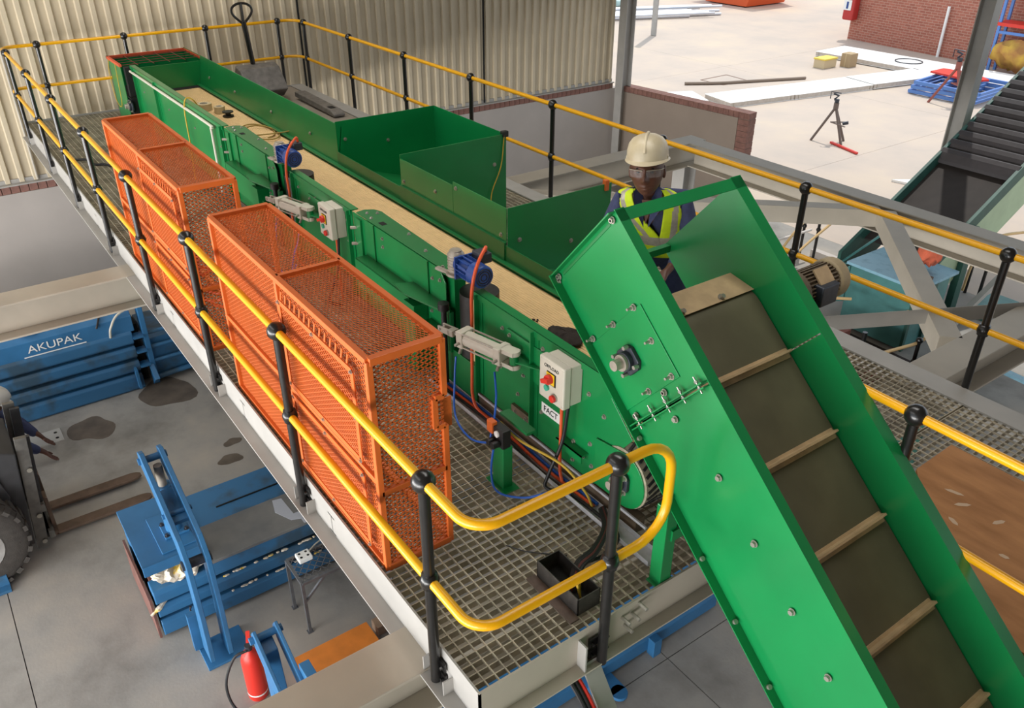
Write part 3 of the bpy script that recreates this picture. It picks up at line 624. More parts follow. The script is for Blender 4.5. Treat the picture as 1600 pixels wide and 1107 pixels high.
def make_box(ox):
    r = thing('control_box', 'light grey control box with red rotary switch, nearest the steep green conveyor', 'control box', (-0.59 + ox, 1.08, 0.54), 'control boxes on the conveyor side')
    x0, x1, z0, z1 = -0.70 + ox, -0.50 + ox, 0.535, 0.775
    MB().box(x0 + .006, x1 - .006, 1.125, YC, z0 + .006, z1 - .006).build('back_box', BOXGREY, r, bevel=0.006)
    lid = MB().box(x0, x1, 1.075, 1.123, z0, z1).build('lid', BOXGREY, r, bevel=0.008)
    cx = (x0 + x1) / 2; yf = 1.075
    MB().box(cx - .034, cx + .036, yf - .003, yf, .640, .712).build('switch_edge', DARK, lid)
    MB().box(cx - .034, cx + .028, yf - .006, yf - .002, .646, .708).build('switch_plate', mat('switch_yellow', (238, 200, 40), .4), lid)
    MB().cyl((cx - .003, yf - .028, .677), (cx - .003, yf - .004, .677), .026, 18).obox((cx - .003, yf - .036, .677), (.026, 0, .010), (0, .012, 0), (-.004, 0, .010)).build('rotary_knob', RED, lid, bevel=0.002, smooth=True)
    MB().cyl((cx - .03, yf - .012, .612), (cx - .03, yf, .612), .017, 16).build('green_button', mat('teal_button', (60, 170, 140), .4), lid, smooth=True)
    MB().cyl((cx + .032, yf - .010, .580), (cx + .032, yf, .580), .022, 16).build('button_collar', ZINC, lid, smooth=True)
    MB().cyl((cx + .032, yf - .026, .580), (cx + .032, yf - .008, .580), .020, 16).build('stop_button', RED, lid, bevel=0.003, smooth=True)
    text('OFFLOAD', .026, frame_m((cx, yf - .0012, .737), (1, 0, 0), (0, 0, 1)), DARK, 'lettering', lid)
    for u in (-1, 1):
        for v in (-1, 1): MB().cyl((cx + u * .086, yf - .002, .655 + v * .106), (cx + u * .086, yf + .002, .655 + v * .106), .006, 10).build('lid_screw', BOXGREY, lid)
    return r
g0 = make_gate(0); copy_tree(g0, None, (SHIFT, 0, 0), 'green diverter gate with a shade-darkened top plate and black drum, behind the farther orange cage')
m0 = make_motor(0); copy_tree(m0, None, (SHIFT, 0, 0), 'blue gear motor with silver gearbox behind the farther orange cage')
c0 = make_cylinder(0); copy_tree(c0, None, (SHIFT, 0, 0), 'pale pneumatic cylinder just past the corner of the farther orange cage')
b0 = make_box(0); copy_tree(b0, None, (SHIFT, 0, 0), 'light grey control box with red switch mounted between the two diverter gates')
# sticker below the near control box
st = tag(MB().box(-0.83, -0.67, YC - 0.002, YC, 0.305, 0.37).build('sticker', WHITE, None), 'white sticker with black letters under the nearest control box', 'sticker')
text('FACT', .05, frame_m((-0.75, YC - .003, .338), (1, 0, 0), (0, 0, 1)), DARK, 'lettering', st)
# ---------------------------------------------------------------- sorting bins
bins = thing('sorting_bin', 'dark green stepped sheet-metal bin with its back to the ribbed wall', 'bin', (-4.4, 2.5, 0))
BT = 0.87; t_ = 0.006
MB().box(-4.966, -4.96, 1.975, 3.02, 0.02, BT).build('end_plate', GREEN, bins)
MB().box(-4.966, -3.75, 3.02, 3.026, 0.02, BT).build('back_plate', GREEN, bins)
MB().box(-3.756, -3.75, 1.975, 3.02, 0.02, BT).build('end_plate', GREEN, bins)
MB().prism([(1.975, .45), (3.02, .12), (3.02, .126), (1.975, .456)], 'x', -4.96, -3.756).build('floor_plate', GREEN_SHADED, bins)
bolts([(-4.96, 2.06, .70), (-4.96, 2.5, .62), (-3.75, 2.9, .62), (-3.75, 2.9, .12)], (1, 0, 0), bins, .012, .014)
for p in ((1.99, .35), (1.99, .2)): bolts([(-4.945, 1.972, p[0] + .2), (-4.945, 1.972, p[0])], (0, -1, 0), bins, .01)
scr = thing('side_screen', 'green upright screen panel along the belt joining the two bins', 'screen panel', (-3.0, 1.975, 0))
MB().box(-3.745, -2.95, 1.972, 1.978, 0.46, BT - .03).build('panel', GREEN, scr); MB().box(-2.945, -2.26, 1.972, 1.978, 0.46, BT).build('panel', GREEN, scr)
MB().box(-3.745, -2.26, 1.955, 1.978, 0.455, 0.62).build('kick_strip', GREEN_SHADED, scr)
bolts([(-3.70, 1.972, .56), (-3.70, 1.972, .66), (-3.2, 1.972, .72), (-2.32, 1.972, .66), (-2.32, 1.972, .56), (-2.9, 1.972, .83)], (0, -1, 0), scr, .012)
bin2 = thing('sorting_bin', 'dark green bin end plate with an orange tag beside the bending worker', 'bin', (-2.25, 2.4, 0))
MB().box(-2.256, -2.25, 1.98, 2.92, 0.02, BT).build('end_plate', GREEN, bin2)
MB().prism([(1.975, .45), (2.92, .12), (2.92, .126), (1.975, .456)], 'x', -2.25, -1.75).build('floor_plate', GREEN_SHADED, bin2)
bolts([(-2.25, 2.08, .62), (-2.25, 2.55, .5)], (1, 0, 0), bin2, .012)
tag(MB().box(-2.275, -2.235, 2.85, 2.885, 0.82, 0.90).build('orange_tag', ORANGE, None, bevel=.004), 'orange plastic tag clipped on the top edge of the bin beside the worker', 'tag')
tag(MB().box(-3.785, -3.735, 2.985, 3.045, 0.845, 0.895).build('cable_clamp', DRUM, None, bevel=.006), 'black clamp on the outer corner of the stepped bin', 'clamp')
tag(MB().tube(smooth_path([(-3.74, 3.0, .88), (-3.735, 2.96, .6), (-3.73, 2.85, .35), (-3.72, 2.86, .1)], 6), .005, 6).build('cord', CABLE_Y, None, smooth=True), 'thin yellow cord hanging down the outer bin corner', 'cord')

# ================================================================ STEEP INCLINED CONVEYOR
inc = thing('inclined_conveyor', 'steep bright green inclined conveyor with a cleated olive belt, closest to the viewer', 'conveyor', (0.5, 1.45, 0))
IO = Vector((-0.62, 0, 1.24)); ID = Vector((0.755, 0, -0.656)); IN = Vector((0.656, 0, 0.755))
def I(s, n, y): return IO + ID * s + IN * n + Vector((0, y, 0))
YN, YF = 1.10, 1.80; LEN = 5.2; NW = 0.56
def iplate(s0, s1, n0, n1, y, th, name, m, par): return MB().prism3([I(s0, n0, y), I(s1, n0, y), I(s1, n1, y), I(s0, n1, y)], (0, th, 0)).build(name, m, par, bevel=0.0015)
n1 = iplate(0, 0.796, 0, NW, YN, 0.006, 'side_plate', GREEN, inc)
n2 = iplate(0.804, LEN, 0, NW, YN, 0.006, 'side_plate', GREEN, inc)
# far side plate keeps a slanted free end
MB().prism3([I(0.02, -0.03, YF), I(0.8, -0.03, YF), I(0.8, NW, YF), I(0.02, NW, YF)], (0, 0.006, 0)).build('side_plate', GREEN, inc)
MB().prism3([I(0.806, -0.03, YF), I(LEN, -0.03, YF), I(LEN, NW, YF), I(0.806, NW, YF)], (0, 0.006, 0)).build('side_plate', GREEN, inc)
# outer flanges: lower one near side, top ones both sides, cross bars at the head
def ibar(s0, s1, n, y0, y1, th, name, m=GREEN): return MB().prism3([I(s0, n, y0), I(s1, n, y0), I(s1, n, y1), I(s0, n, y1)], IN * th).build(name, m, inc)
ibar(0.0, LEN, 0.0, YN - 0.045, YN, 0.006, 'lower_flange')
ibar(-0.005, LEN, NW, YN - 0.002, YN + 0.05, 0.006, 'top_flange'); ibar(-0.005, LEN, NW, YF - 0.002, YF + 0.065, 0.006, 'top_flange')
ibar(-0.0, 0.055, NW - .001, YN + 0.0, YF + 0.065, 0.007, 'head_bar')
MB().prism3([I(0.0, NW, YN + .05), I(0.0, NW, YF), I(0.0, NW - .05, YF), I(0.0, NW - .05, YN + .05)], ID * 0.006).build('head_bar', GREEN_SHADED, inc)
MB().prism3([I(0.0, 0.0, YN), I(0.0, NW, YN), I(0.0, NW, YN - 0.035), I(0.0, 0.0, YN - 0.035)], ID * 0.006).build('end_flange', GREEN, inc)
iplate(0.02, 0.035, 0.05, 0.5, YN - 0.003, 0.003, 'weld_seam', GREEN_SHADED, n1)
MB().beam(I(0.045, 0.0, YN + .006), I(0.045, 0.0, YF), 0.035, 0.035).build('cross_bar', GREEN_SHADED, inc)
for s in (0.785, 0.805): MB().prism3([I(s, -0.0, YN), I(s, NW, YN), I(s, NW, YN - 0.035), I(s, 0.0, YN - 0.035)], ID * 0.006).build('joint_flange', GREEN, inc)
bp_ = iplate(0.375, 0.72, -0.0, 0.43, YN - 0.006, 0.006, 'bearing_plate', GREEN, n1)
def ibolts(pts, par, ln=0.03):
    mb = MB()
    for s, n in pts:
        p = I(s, n, YN - 0.006); mb.cyl(p, p + Vector((0, -.003, 0)), .016, 12).cyl(p + Vector((0, -.003, 0)), p + Vector((0, -.014, 0)), .012, 6).cyl(p, p + Vector((0, -ln, 0)), .006, 8)
    o = mb.build('bolts', ZINC, par); o['kind'] = 'stuff'; return o
ibolts([(.36, .03), (.37, .21), (.37, .385), (.53, .385), (.70, .39), (.70, .21)], bp_, .04)
ibolts([(0.76, 0.05), (0.74, .30), (0.025, 0.02), (0.025, .53), (.04, .0)], n1, .014)
ibolts([(0.86, .28), (1.15, .35), (1.44, .35), (1.73, .355), (2.0, .36), (2.3, .36)], n2, .012)
mb = MB()
for i in range(5):
    c = I(0.77, 0.06 + i * 0.115, YN - 0.02); mb.cyl(c - ID * .02, c + ID * 0.055, .004, 8).cyl(c - ID * .002, c + ID * .008, .009, 6).cyl(c + ID * .028, c + ID * .036, .009, 6)
mb.build('flange_bolts', ZINC, inc)['kind'] = 'stuff'
mb = MB()
for i in range(14):
    c = I(0.855 + i * 0.29, 0.006, YN - 0.022); mb.cyl(c, c + IN * .012, .011, 10)
mb.build('flange_bolts', ZINC, inc)['kind'] = 'stuff'
# bearing on the rotated frame
be = thing_tmp = None
bc = I(0.54, 0.20, YN - 0.006); s_ = 0.062
poly = [(-1, -.55), (-.55, -1), (.55, -1), (1, -.55), (1, .55), (.55, 1), (-.55, 1), (-1, .55)]
bh = MB().prism3([bc + (ID * u + IN * v) * s_ for u, v in poly], (0, -0.02, 0)).cyl(bc, bc + Vector((0, -.045, 0)), s_ * .72, 22).build('bearing_housing', CASTDK, bp_, bevel=.003, smooth=True)
MB().cyl(bc + Vector((0, -.04, 0)), bc + Vector((0, -.06, 0)), .038, 22).cyl(bc, bc + Vector((0, -.10, 0)), .024, 20).build('shaft_end', SILVER, bh if False else bp_, smooth=True)
mb = MB()
for u in (-.76, .76):
    for v in (-.76, .76): p = bc + (ID * u + IN * v) * s_; mb.cyl(p + Vector((0, -.02, 0)), p + Vector((0, -.045, 0)), .010, 6)
mb.build('bearing_bolts', ZINC, bp_)['kind'] = 'stuff'
# belt over the head pulley and cleats
PS, PN, PR = 0.54, 0.20, 0.158
pts = [(PS + PR * math.cos(t), PN + PR * math.sin(t)) for t in np.linspace(math.pi * 1.5, math.pi * 0.5, 16)]
pts = [(LEN, PN - PR)] + pts + [(LEN, PN + PR)]
mb = MB(); mb.add([I(s, n, y) for s, n in pts for y in (YN + 0.012, YF - 0.006)], [(2 * i, 2 * i + 1, 2 * i + 3, 2 * i + 2) for i in range(len(pts) - 1)])
mb.build('belt', CBELT, inc, smooth=True)
MB().cyl(I(PS, PN, YN + .01), I(PS, PN, YF - .004), PR - .008, 28).build('head_pulley', DRUM, inc, smooth=True)
MB().prism3([I(0.345, .275, YN + .01), I(0.475, .352, YN + .01), I(0.475, .352, YF), I(0.345, .275, YF)], IN * .006).build('head_scraper', CLEAT, inc)
mb = MB()
for y in (1.35, 1.60): mb.bolt(I(0.455, .348, y), IN, .012, .02)
mb.build('bolts', ZINC, inc)['kind'] = 'stuff'
for k in range(11):
    s = 0.80 + k * 0.405
    a = MB().prism3([I(s - .018, PN + PR, YN + .03), I(s + .030, PN + PR, YN + .03), I(s + .030, PN + PR + .006, YN + .03), I(s + .012, PN + PR + .008, YN + .03), I(s + .008, PN + PR + .035, YN + .03), I(s - .002, PN + PR + .035, YN + .03), I(s - .006, PN + PR + .008, YN + .03), I(s - .018, PN + PR + .006, YN + .03)], (0, YF - YN - .05, 0)).build('cleat', CLEAT, inc)
# green legs down to the deck
MB().beam((0.25, 1.075, 0.0), (0.25, 1.075, 0.46), .07, .07, (0, 1, 0)).box(0.215, 0.287, 1.02, 1.13, 0.002, 0.012).build('leg', GREEN, inc, bevel=.004)
MB().beam((0.265, 1.83, 0.0), (0.265, 1.83, 0.46), .07, .07, (0, 1, 0)).build('leg', GREEN, inc, bevel=.004)
MB().beam((0.265, 1.075, 0.30), (0.265, 1.83, 0.30), .06, .06).build('leg_cross_bar', GREEN, inc)
# dusty drive motor on the far side
mo = thing('drive_motor', 'dusty tan ribbed drive motor on the far flank of the steep green conveyor', 'motor', (0.12, 2.0, 1.15))
mc = I(0.57, 0.36, 0); mc = Vector((mc.x, 0, mc.z))
def MO(y, u=0, v=0): return Vector((0.10 + u, y, 1.20 + v))
a = MB().cyl(MO(1.90), MO(2.16), .078, 24)
for i in range(30):
    t = 2 * math.pi * i / 30; u = Vector((math.cos(t), 0, math.sin(t))); a.obox(MO(2.03) + u * .082, (0, .12, 0), u * .007, u.cross(Vector((0, 1, 0))) * .003)
a.build('motor_body', BROWNSTEEL, mo, smooth=True)
MB().cyl(MO(2.15), MO(2.22), .098, 26).build('fan_cover', mat('dusty_cream_cover', (150, 134, 104), .6, var=.15, scale=10), mo, bevel=.012, smooth=True)
MB().cyl(MO(1.87), MO(1.92), .105, 24).build('end_flange', BROWNSTEEL, mo, smooth=True)
MB().cyl(MO(1.806), MO(1.88), .06, 20).build('gearbox', BROWNSTEEL, mo, smooth=True)
MB().box(0.16, 0.22, 1.97, 2.09, 1.15, 1.25).build('terminal_box', CASTDK, mo, bevel=.006)
MB().obox(MO(2.04, .06, .075), (.028, 0, -.028), (0, .05, 0), (.003, 0, .003)).build('name_plate', CLEAT, mo)
MB().box(0.05, 0.15, 1.96, 2.08, 1.04, 1.12).build('junction_box', BROWNSTEEL, mo, bevel=.006)
# ================================================================ CABLES AND TRAY ON THE DECK
tray = thing('cable_tray', 'galvanised cable tray lying on the grating along the foot of the green conveyor', 'cable tray', (-0.8, 1.12, 0))
MB().box(-1.9, 0.16, 1.085, 1.18, 0.004, 0.007).box(-1.9, 0.16, 1.085, 1.088, 0.004, 0.035).box(-1.9, 0.16, 1.177, 1.18, 0.004, 0.035).build('trough', ALU, tray)
def cord(name, label, pts, r, m, n=6, cat='cable'): return tag(MB().tube(smooth_path(pts, n), r, 8).build(name, m, None, smooth=True), label, cat)
for i, (c, lb) in enumerate(((CABLE_K, 'thick black cable lying in the tray beside the conveyor'), (CABLE_O, 'orange cable winding through the tray beside the conveyor'), (CABLE_B, 'blue air line lying along the tray edge'))):
    y = 1.105 + i * .025
    cord('tray_cable', lb, [(-1.85, y, .02), (-1.2, y + .02, .03), (-.7, y - .01, .025), (-.2, y + .012, .03), (-.05, y - .02, .03), (0.0, .95, .03), (.0, .8, .05), (.05, .72, .06)] if i < 1 else [(-1.85, y, .02), (-1.2, y + .015, .03), (-.7, y, .025), (-.3, y + .01, .03)], .009, c)
for i in range(4): cord('box_cable', ('outermost black cable of the bundle', 'black cable second in the bundle', 'dark red cable in the bundle', 'inner black cable of the bundle')[i] + ' dropping into the open steel box', [(-.25, 1.14 + .008 * i, .045), (-.12, 1.05 + .01 * i, .06), (-.03 + .01 * i, .9, .075), (.0 + .012 * i, .78, .08), (.04 + .012 * i, .71, .03), (.06 + .012 * i, .69, -.05)], .011, CABLE_K if i != 2 else mat('dark_red_cable', (96, 40, 40), .5), 6)['group'] = 'cables dropping into the steel box'
sb = thing('cable_box', 'open dark steel cable entry box standing on the grating inside the looped handrail', 'cable box', (0.05, 0.69, 0))
SB = mat('blackened_steel', (72, 68, 64), .5, .5, var=.25, scale=20)
MB().box(-0.10, 0.20, .62, .626, .002, .10).box(-0.10, 0.20, .744, .75, .002, .10).box(-0.10, -0.094, .62, .75, .002, .10).box(0.194, 0.20, .62, .75, .002, .10).build('walls', SB, sb, bevel=.001)
MB().box(-0.094, .194, .626, .744, .003, .006).build('bottom', DARK, sb)
tag(MB().box(-0.11, 0.22, .565, .615, .003, .010).build('rusty_plate', mat('rusty_brown_plate', (92, 76, 66), .7, var=.2, scale=20), None), 'brown rusty plate strip lying beside the open cable box', 'plate')
cord('earth_wire', 'yellow wire sticking out of the open cable box', [(.12, .70, .02), (.12, .69, .12), (.13, .66, .16), (.15, .68, .03)], .006, CABLE_Y)
# hoses and cables of the two stations
def station(ox, tail):
    X = lambda v: v + ox
    cord('air_hose', 'blue air hose curling from the rod end of the pneumatic cylinder' + tail, [(X(-1.36), .985, .47), (X(-1.34), .96, .35), (X(-1.25), .90, .16), (X(-1.05), .87, .13), (X(-.85), .87, .22), (X(-.77), .88, .3)], .006, CABLE_B)
    cord('air_hose', 'blue air hose hanging from the blind end of the pneumatic cylinder' + tail, [(X(-1.08), 1.06, .48), (X(-.98), 1.0, .4), (X(-.88), .92, .35), (X(-.86), .88, .24), (X(-.8), .88, .22)], .006, CABLE_B)
    cord('motor_cable', 'orange cable arching over the blue gear motor down to the tray' + tail, [(X(-1.53), 1.31, .98), (X(-1.47), 1.27, 1.03), (X(-1.415), 1.17, .95), (X(-1.42), 1.14, .8), (X(-1.44), 1.15, .6), (X(-1.45), 1.15, .3), (X(-1.42), 1.14, .06), (X(-1.2), 1.13, .03)], .010, CABLE_O)
    cord('switch_cable', 'orange cable running down from the control box' + tail, [(X(-.60), 1.15, .535), (X(-.60), 1.15, .3), (X(-.585), 1.14, .1), (X(-.55), 1.13, .03)], .009, CABLE_O)
    cord('switch_cable', 'black cable running down from the control box' + tail, [(X(-.535), 1.14, .535), (X(-.55), 1.12, .3), (X(-.57), 1.05, .1), (X(-.56), 1.03, .03), (X(-.46), 1.08, .03)], .010, CABLE_K)
station(0, ' nearest the steep conveyor'); station(SHIFT, ' behind the farther cage')
# valve on its green stand
vs_ = thing('valve_stand', 'green valve post with black and orange air valve on the grating beside the cable tray', 'valve stand', (-0.75, .88, 0))
MB().box(-.80, -.70, .85, .91, .008, .27).box(-.84, -.66, .83, .93, .002, .010).build('post', GREEN, vs_, bevel=.003)
v = MB().box(-.80, -.70, .845, .9, .27, .38).build('valve_body', CABLE_K, vs_, bevel=.005)
MB().box(-.83, -.78, .835, .87, .33, .40).build('lockout_tab', ORANGE, v, bevel=.004)
MB().cyl((-.73, .84, .30), (-.73, .80, .30), .02, 12).cyl((-.77, .84, .3), (-.77, .80, .3), .018, 12).build('air_fitting', CABLE_K, v, smooth=True)
MB().cyl((-.745, .85, .35), (-.745, .835, .35), .018, 14).build('gauge', WHITE, v, smooth=True)
MB().box(-.86, -.62, .94, 1.0, .37, .385).build('top_plate', GREEN_SHADED, vs_)
cord('air_hose', 'blue air hose looping from the valve stand across the grating', [(-.74, .82, .3), (-.74, .80, .12), (-.68, .80, .03), (-.55, .88, .04), (-.45, .98, .1), (-.42, 1.08, .06)], .006, CABLE_B)
cord('yellow_cable', 'yellow cable stretched from the valve stand to the tray', [(-.8, .9, .37), (-.72, .98, .26), (-.5, 1.08, .2), (-.35, 1.12, .1), (-.3, 1.13, .03)], .007, CABLE_Y)
cord('black_hair_cable', 'thin black wire lying on the grating by the loop of the handrail', [(-.35, .62, .004), (-.25, .68, .006), (-.12, .82, .006)], .003, CABLE_K)
# near end of the platform: bolts, cable ladder and hanging cables below
mb = MB()
for y, z in ((.80, -.03), (.86, -.04), (.90, .0), (.82, -.09)): mb.cyl((XE, y, z), (XE + .055, y, z), .009, 10)
e = mb.build('bolt_shanks', ZINC, plat); e['kind'] = 'stuff'
MB().box(XE, XE + .055, .545, .553, -.165, -.01).build('web_stiffener', STEEL, plat)
MB().beam((XE + .02, .60, -.16), (1.25, .60, -1.35), .09, .012, (0, 0, 1)).build('cable_riser', STEEL, plat)
for i, m in enumerate((CABLE_K, CABLE_K, RED)): cord('riser_cable', ('black', 'second black', 'red')[i] + ' cable running down beside the slotted riser below the platform end', [(.25, .48 + .02 * i, -.15), (.45, .49 + .02 * i, -.3), (.8, .5 + .02 * i, -.75), (1.25, .5 + .02 * i, -1.4)], .011, m)
tag(MB().box(.42, .85, .2, .44, -.32, -.30).box(.42, .85, .43, .44, -.36, -.30).build('panel_tray', STEEL, plat), None)
# things left on the belt, on the far side and by the hood
RAG = mat('black_grease_rag', (42, 34, 28), .9, var=.3, scale=30, bump=.4)
def lump(name, label, c, sx, sy, sz, m, seed, cat):
    rnd = random.Random(seed); mb = MB(); mb.ell(c, sx, sy, sz, 18, 10)
    mb.v = [tuple(Vector(p) + Vector((math.sin(p[0] * 91 + seed) * .012, math.cos(p[1] * 83 + seed) * .012, abs(math.sin(p[0] * 60 + p[1] * 47 + seed)) * sz * .8))) for p in mb.v]
    return tag(mb.build(name, m, None, smooth='all'), label, cat)
lump('rag', 'crumpled dark rag lying on the tan belt below the steep conveyor', (-1.18, 1.64, .465), .13, .09, .022, RAG, 3, 'rag')
lump('rag', 'small dark rag at the tail of the tan belt', (-.78, 1.52, .462), .10, .07, .015, RAG, 8, 'rag')
mb = MB()
for i in range(16): mb.ell((random.gauss(-1.46, .05), random.gauss(1.6, .05), .459), .008 + random.random() * .006, .006, .004, 6, 4)
o = mb.build('dirt_crumbs', RAG, None); tag(o, 'scatter of dark crumbs on the tan belt', 'dirt', kind='stuff')
TAPE = mat('tan_tape', (196, 176, 138), .6)
for i, (x, y, r_, lb) in enumerate(((-7.75, 1.62, .085, 'larger tan tape roll standing on the far belt'), (-7.52, 1.72, .06, 'smaller tan tape roll next to the larger one on the belt'))):
    o = thing('tape_roll', lb, 'tape', (x, y, .46))
    MB().rings([[Vector((x + q * math.cos(t), y + q * math.sin(t), z)) for t in np.linspace(0, 2 * math.pi, 20, endpoint=False)] for q, z in ((r_ * .55, .458), (r_, .458), (r_, .53), (r_ * .55, .53), (r_ * .55, .458))], cap=False).build('roll', TAPE, o, smooth=True)
    MB().rings([[Vector((x + q * math.cos(t), y + q * math.sin(t), z)) for t in np.linspace(0, 2 * math.pi, 20, endpoint=False)] for q, z in ((r_ * .5, .458), (r_ * .56, .458), (r_ * .56, .532), (r_ * .5, .532), (r_ * .5, .458))], cap=False).build('core', BOXGREY, o, smooth=True)
o = thing('cable_spool', 'small black spool on the far belt beside the tape rolls', 'spool', (-7.3, 1.74, .46))
for z in (.46, .505): MB().cyl((-7.3, 1.74, z), (-7.3, 1.74, z + .012), .06, 16).build('flange', DRUM, o)
MB().cyl((-7.3, 1.74, .47), (-7.3, 1.74, .505), .03, 12).build('core', DRUM, o)
OLIVEC = mat('olive_cord', (150, 128, 62), .7)
cord('cord_coil', 'loose coil of olive cord lying across the tan belt', [Vector((-6.55 + .32 * math.cos(t) + .02 * t, 1.78 + .15 * math.sin(t), .464 + .002 * t)) for t in np.linspace(0, 11, 26)] + [Vector((-6.2, 1.95, .50)), Vector((-5.9, 2.0, .6))], .007, OLIVEC, 3, 'cord')
mb = MB()
for i in range(18):
    x, y = random.gauss(-5.25, .15), random.gauss(1.48, .05); a = random.random() * 3
    mb.tube([(x - .05 * math.cos(a), y - .05 * math.sin(a), .46), (x, y, .475), (x + .05 * math.cos(a + .6), y + .05 * math.sin(a + .6), .462)], .006, 5)
tag(mb.build('wood_shavings', OLIVEC, None), 'brown shavings strewn on the belt before the far motor', 'shavings', kind='stuff')
cord('slack_cord', 'yellow cord hooked over the far side panel of the conveyor', [(-6.85, 1.36, .60), (-6.85, 1.28, .78), (-6.84, 1.2, .82), (-6.83, 1.16, .7), (-6.82, 1.15, .35), (-6.7, 1.1, .01)], .007, CABLE_Y, 6, 'cord')
cord('hanging_cord', 'thin yellow cord loop hanging from the orange trim at the loading hood', [(-9.70, 1.09, .76), (-9.74, 1.075, .6), (-9.68, 1.07, .30), (-9.5, 1.07, .22), (-9.36, 1.07, .30), (-9.34, 1.08, .62), (-9.36, 1.09, .78)], .005, CABLE_Y, 6, 'cord')
cord('grating_scrap', 'black strap scrap lying on the far grating beside the farther cage', [(-8.2, .20, .01), (-8.05, .32, .03), (-7.9, .36, .008), (-7.8, .44, .02), (-7.7, .52, .008)], .014, RUBBER, 5, 'strap')
cord('hose_coil', 'tangled orange hose inside the farther mesh guard', [Vector((-3.45 + .16 * math.cos(t * 1.3), .25 + .10 * math.sin(t * 1.7), .06 + .09 * t * .5 + .04 * math.sin(3 * t))) for t in np.linspace(0, 11, 40)], .012, CABLE_O, 2, 'hose')
# pallet jack parked on the far deck plate
pj = thing('pallet_jack', 'grey hand pallet jack with black loop handle parked in the far corner of the deck', 'pallet jack', (-9.4, 3.2, 0))
PJG = mat('worn_grey_jack', (118, 114, 110), .5, .2, var=.2, scale=12)
hx, hy = -9.72, 2.75
MB().tube([(-9.72, 2.95, .35), (-9.70, 2.90, .9), (-9.69, 2.88, 1.06)], .034, 10).build('handle_shaft', BLACK, pj, smooth=True)
MB().tube(smooth_path([(-9.69, 2.88, 1.02), (-9.69, 2.76, 1.14), (-9.69, 2.745, 1.22), (-9.69, 2.80, 1.27), (-9.69, 2.88, 1.285), (-9.69, 2.96, 1.27), (-9.69, 3.015, 1.22), (-9.69, 3.0, 1.14), (-9.69, 2.88, 1.02)], 5), .017, 8).tube([(-9.69, 2.88, 1.0), (-9.69, 2.88, 1.285)], .02, 8).build('loop_handle', BLACK, pj, smooth=True)
MB().prism([(-9.78, .06), (-9.5, .06), (-9.3, .2), (-9.55, .46), (-9.72, .50), (-9.78, .4)], 'y', 2.68, 3.25).build('pump_housing', PJG, pj, bevel=.02)
MB().cyl((-9.72, 2.8, .10), (-9.72, 2.8, .40), .05, 14).build('pump', SILVER, pj, smooth=True)
for y0 in (2.70, 3.36):
    fk = MB().prism([(-9.4, .05), (-9.4, .12), (-8.25, .10), (-8.12, .06), (-8.12, .03), (-8.25, .03)], 'y', y0, y0 + .16).build('fork', PJG, pj, bevel=.01)
    MB().box(-8.42, -8.30, y0 + .04, y0 + .12, .1, .104).build('wheel_slot', DARK, fk)
for y in (2.72, 2.88): MB().cyl((-9.72, y - .03, .09), (-9.72, y + .03, .09), .085, 16).build('wheel', RUBBER, pj, smooth=True)
# ================================================================ BALING PRESSES ON THE HALL FLOOR
WASTE = mat('crumpled_paper_waste', (226, 214, 196), .8, rgb2=(224, 186, 60), scale=9, lo=.35, hi=.42, bump=.6, bscale=20)
RUST = mat('rust_brown_steel', (112, 76, 68), .7, var=.2, scale=10)
GREYTOP = mat('worn_grey_top', (124, 124, 122), .5, .1, scale=4, rgb2=(104, 106, 108), bump=.05)
def ribbar(mb, x0, x1, y0, y1, z0, z1, ax='y'):     # horizontal pressed-channel bar with sloped top and bottom
    return mb.prism([(x0, z0), (x1 - .03, z0), (x1, z0 + .03), (x1, z1 - .03), (x1 - .03, z1), (x0, z1)], 'y', y0, y1)
PATCH = [(-3.94, .52), (-3.92, .60), (-3.66, .61), (-3.66, .73), (-3.64, .80), (-3.49, .79), (-3.49, .64), (-3.56, .64), (-3.59, .56), (-3.77, .48)]
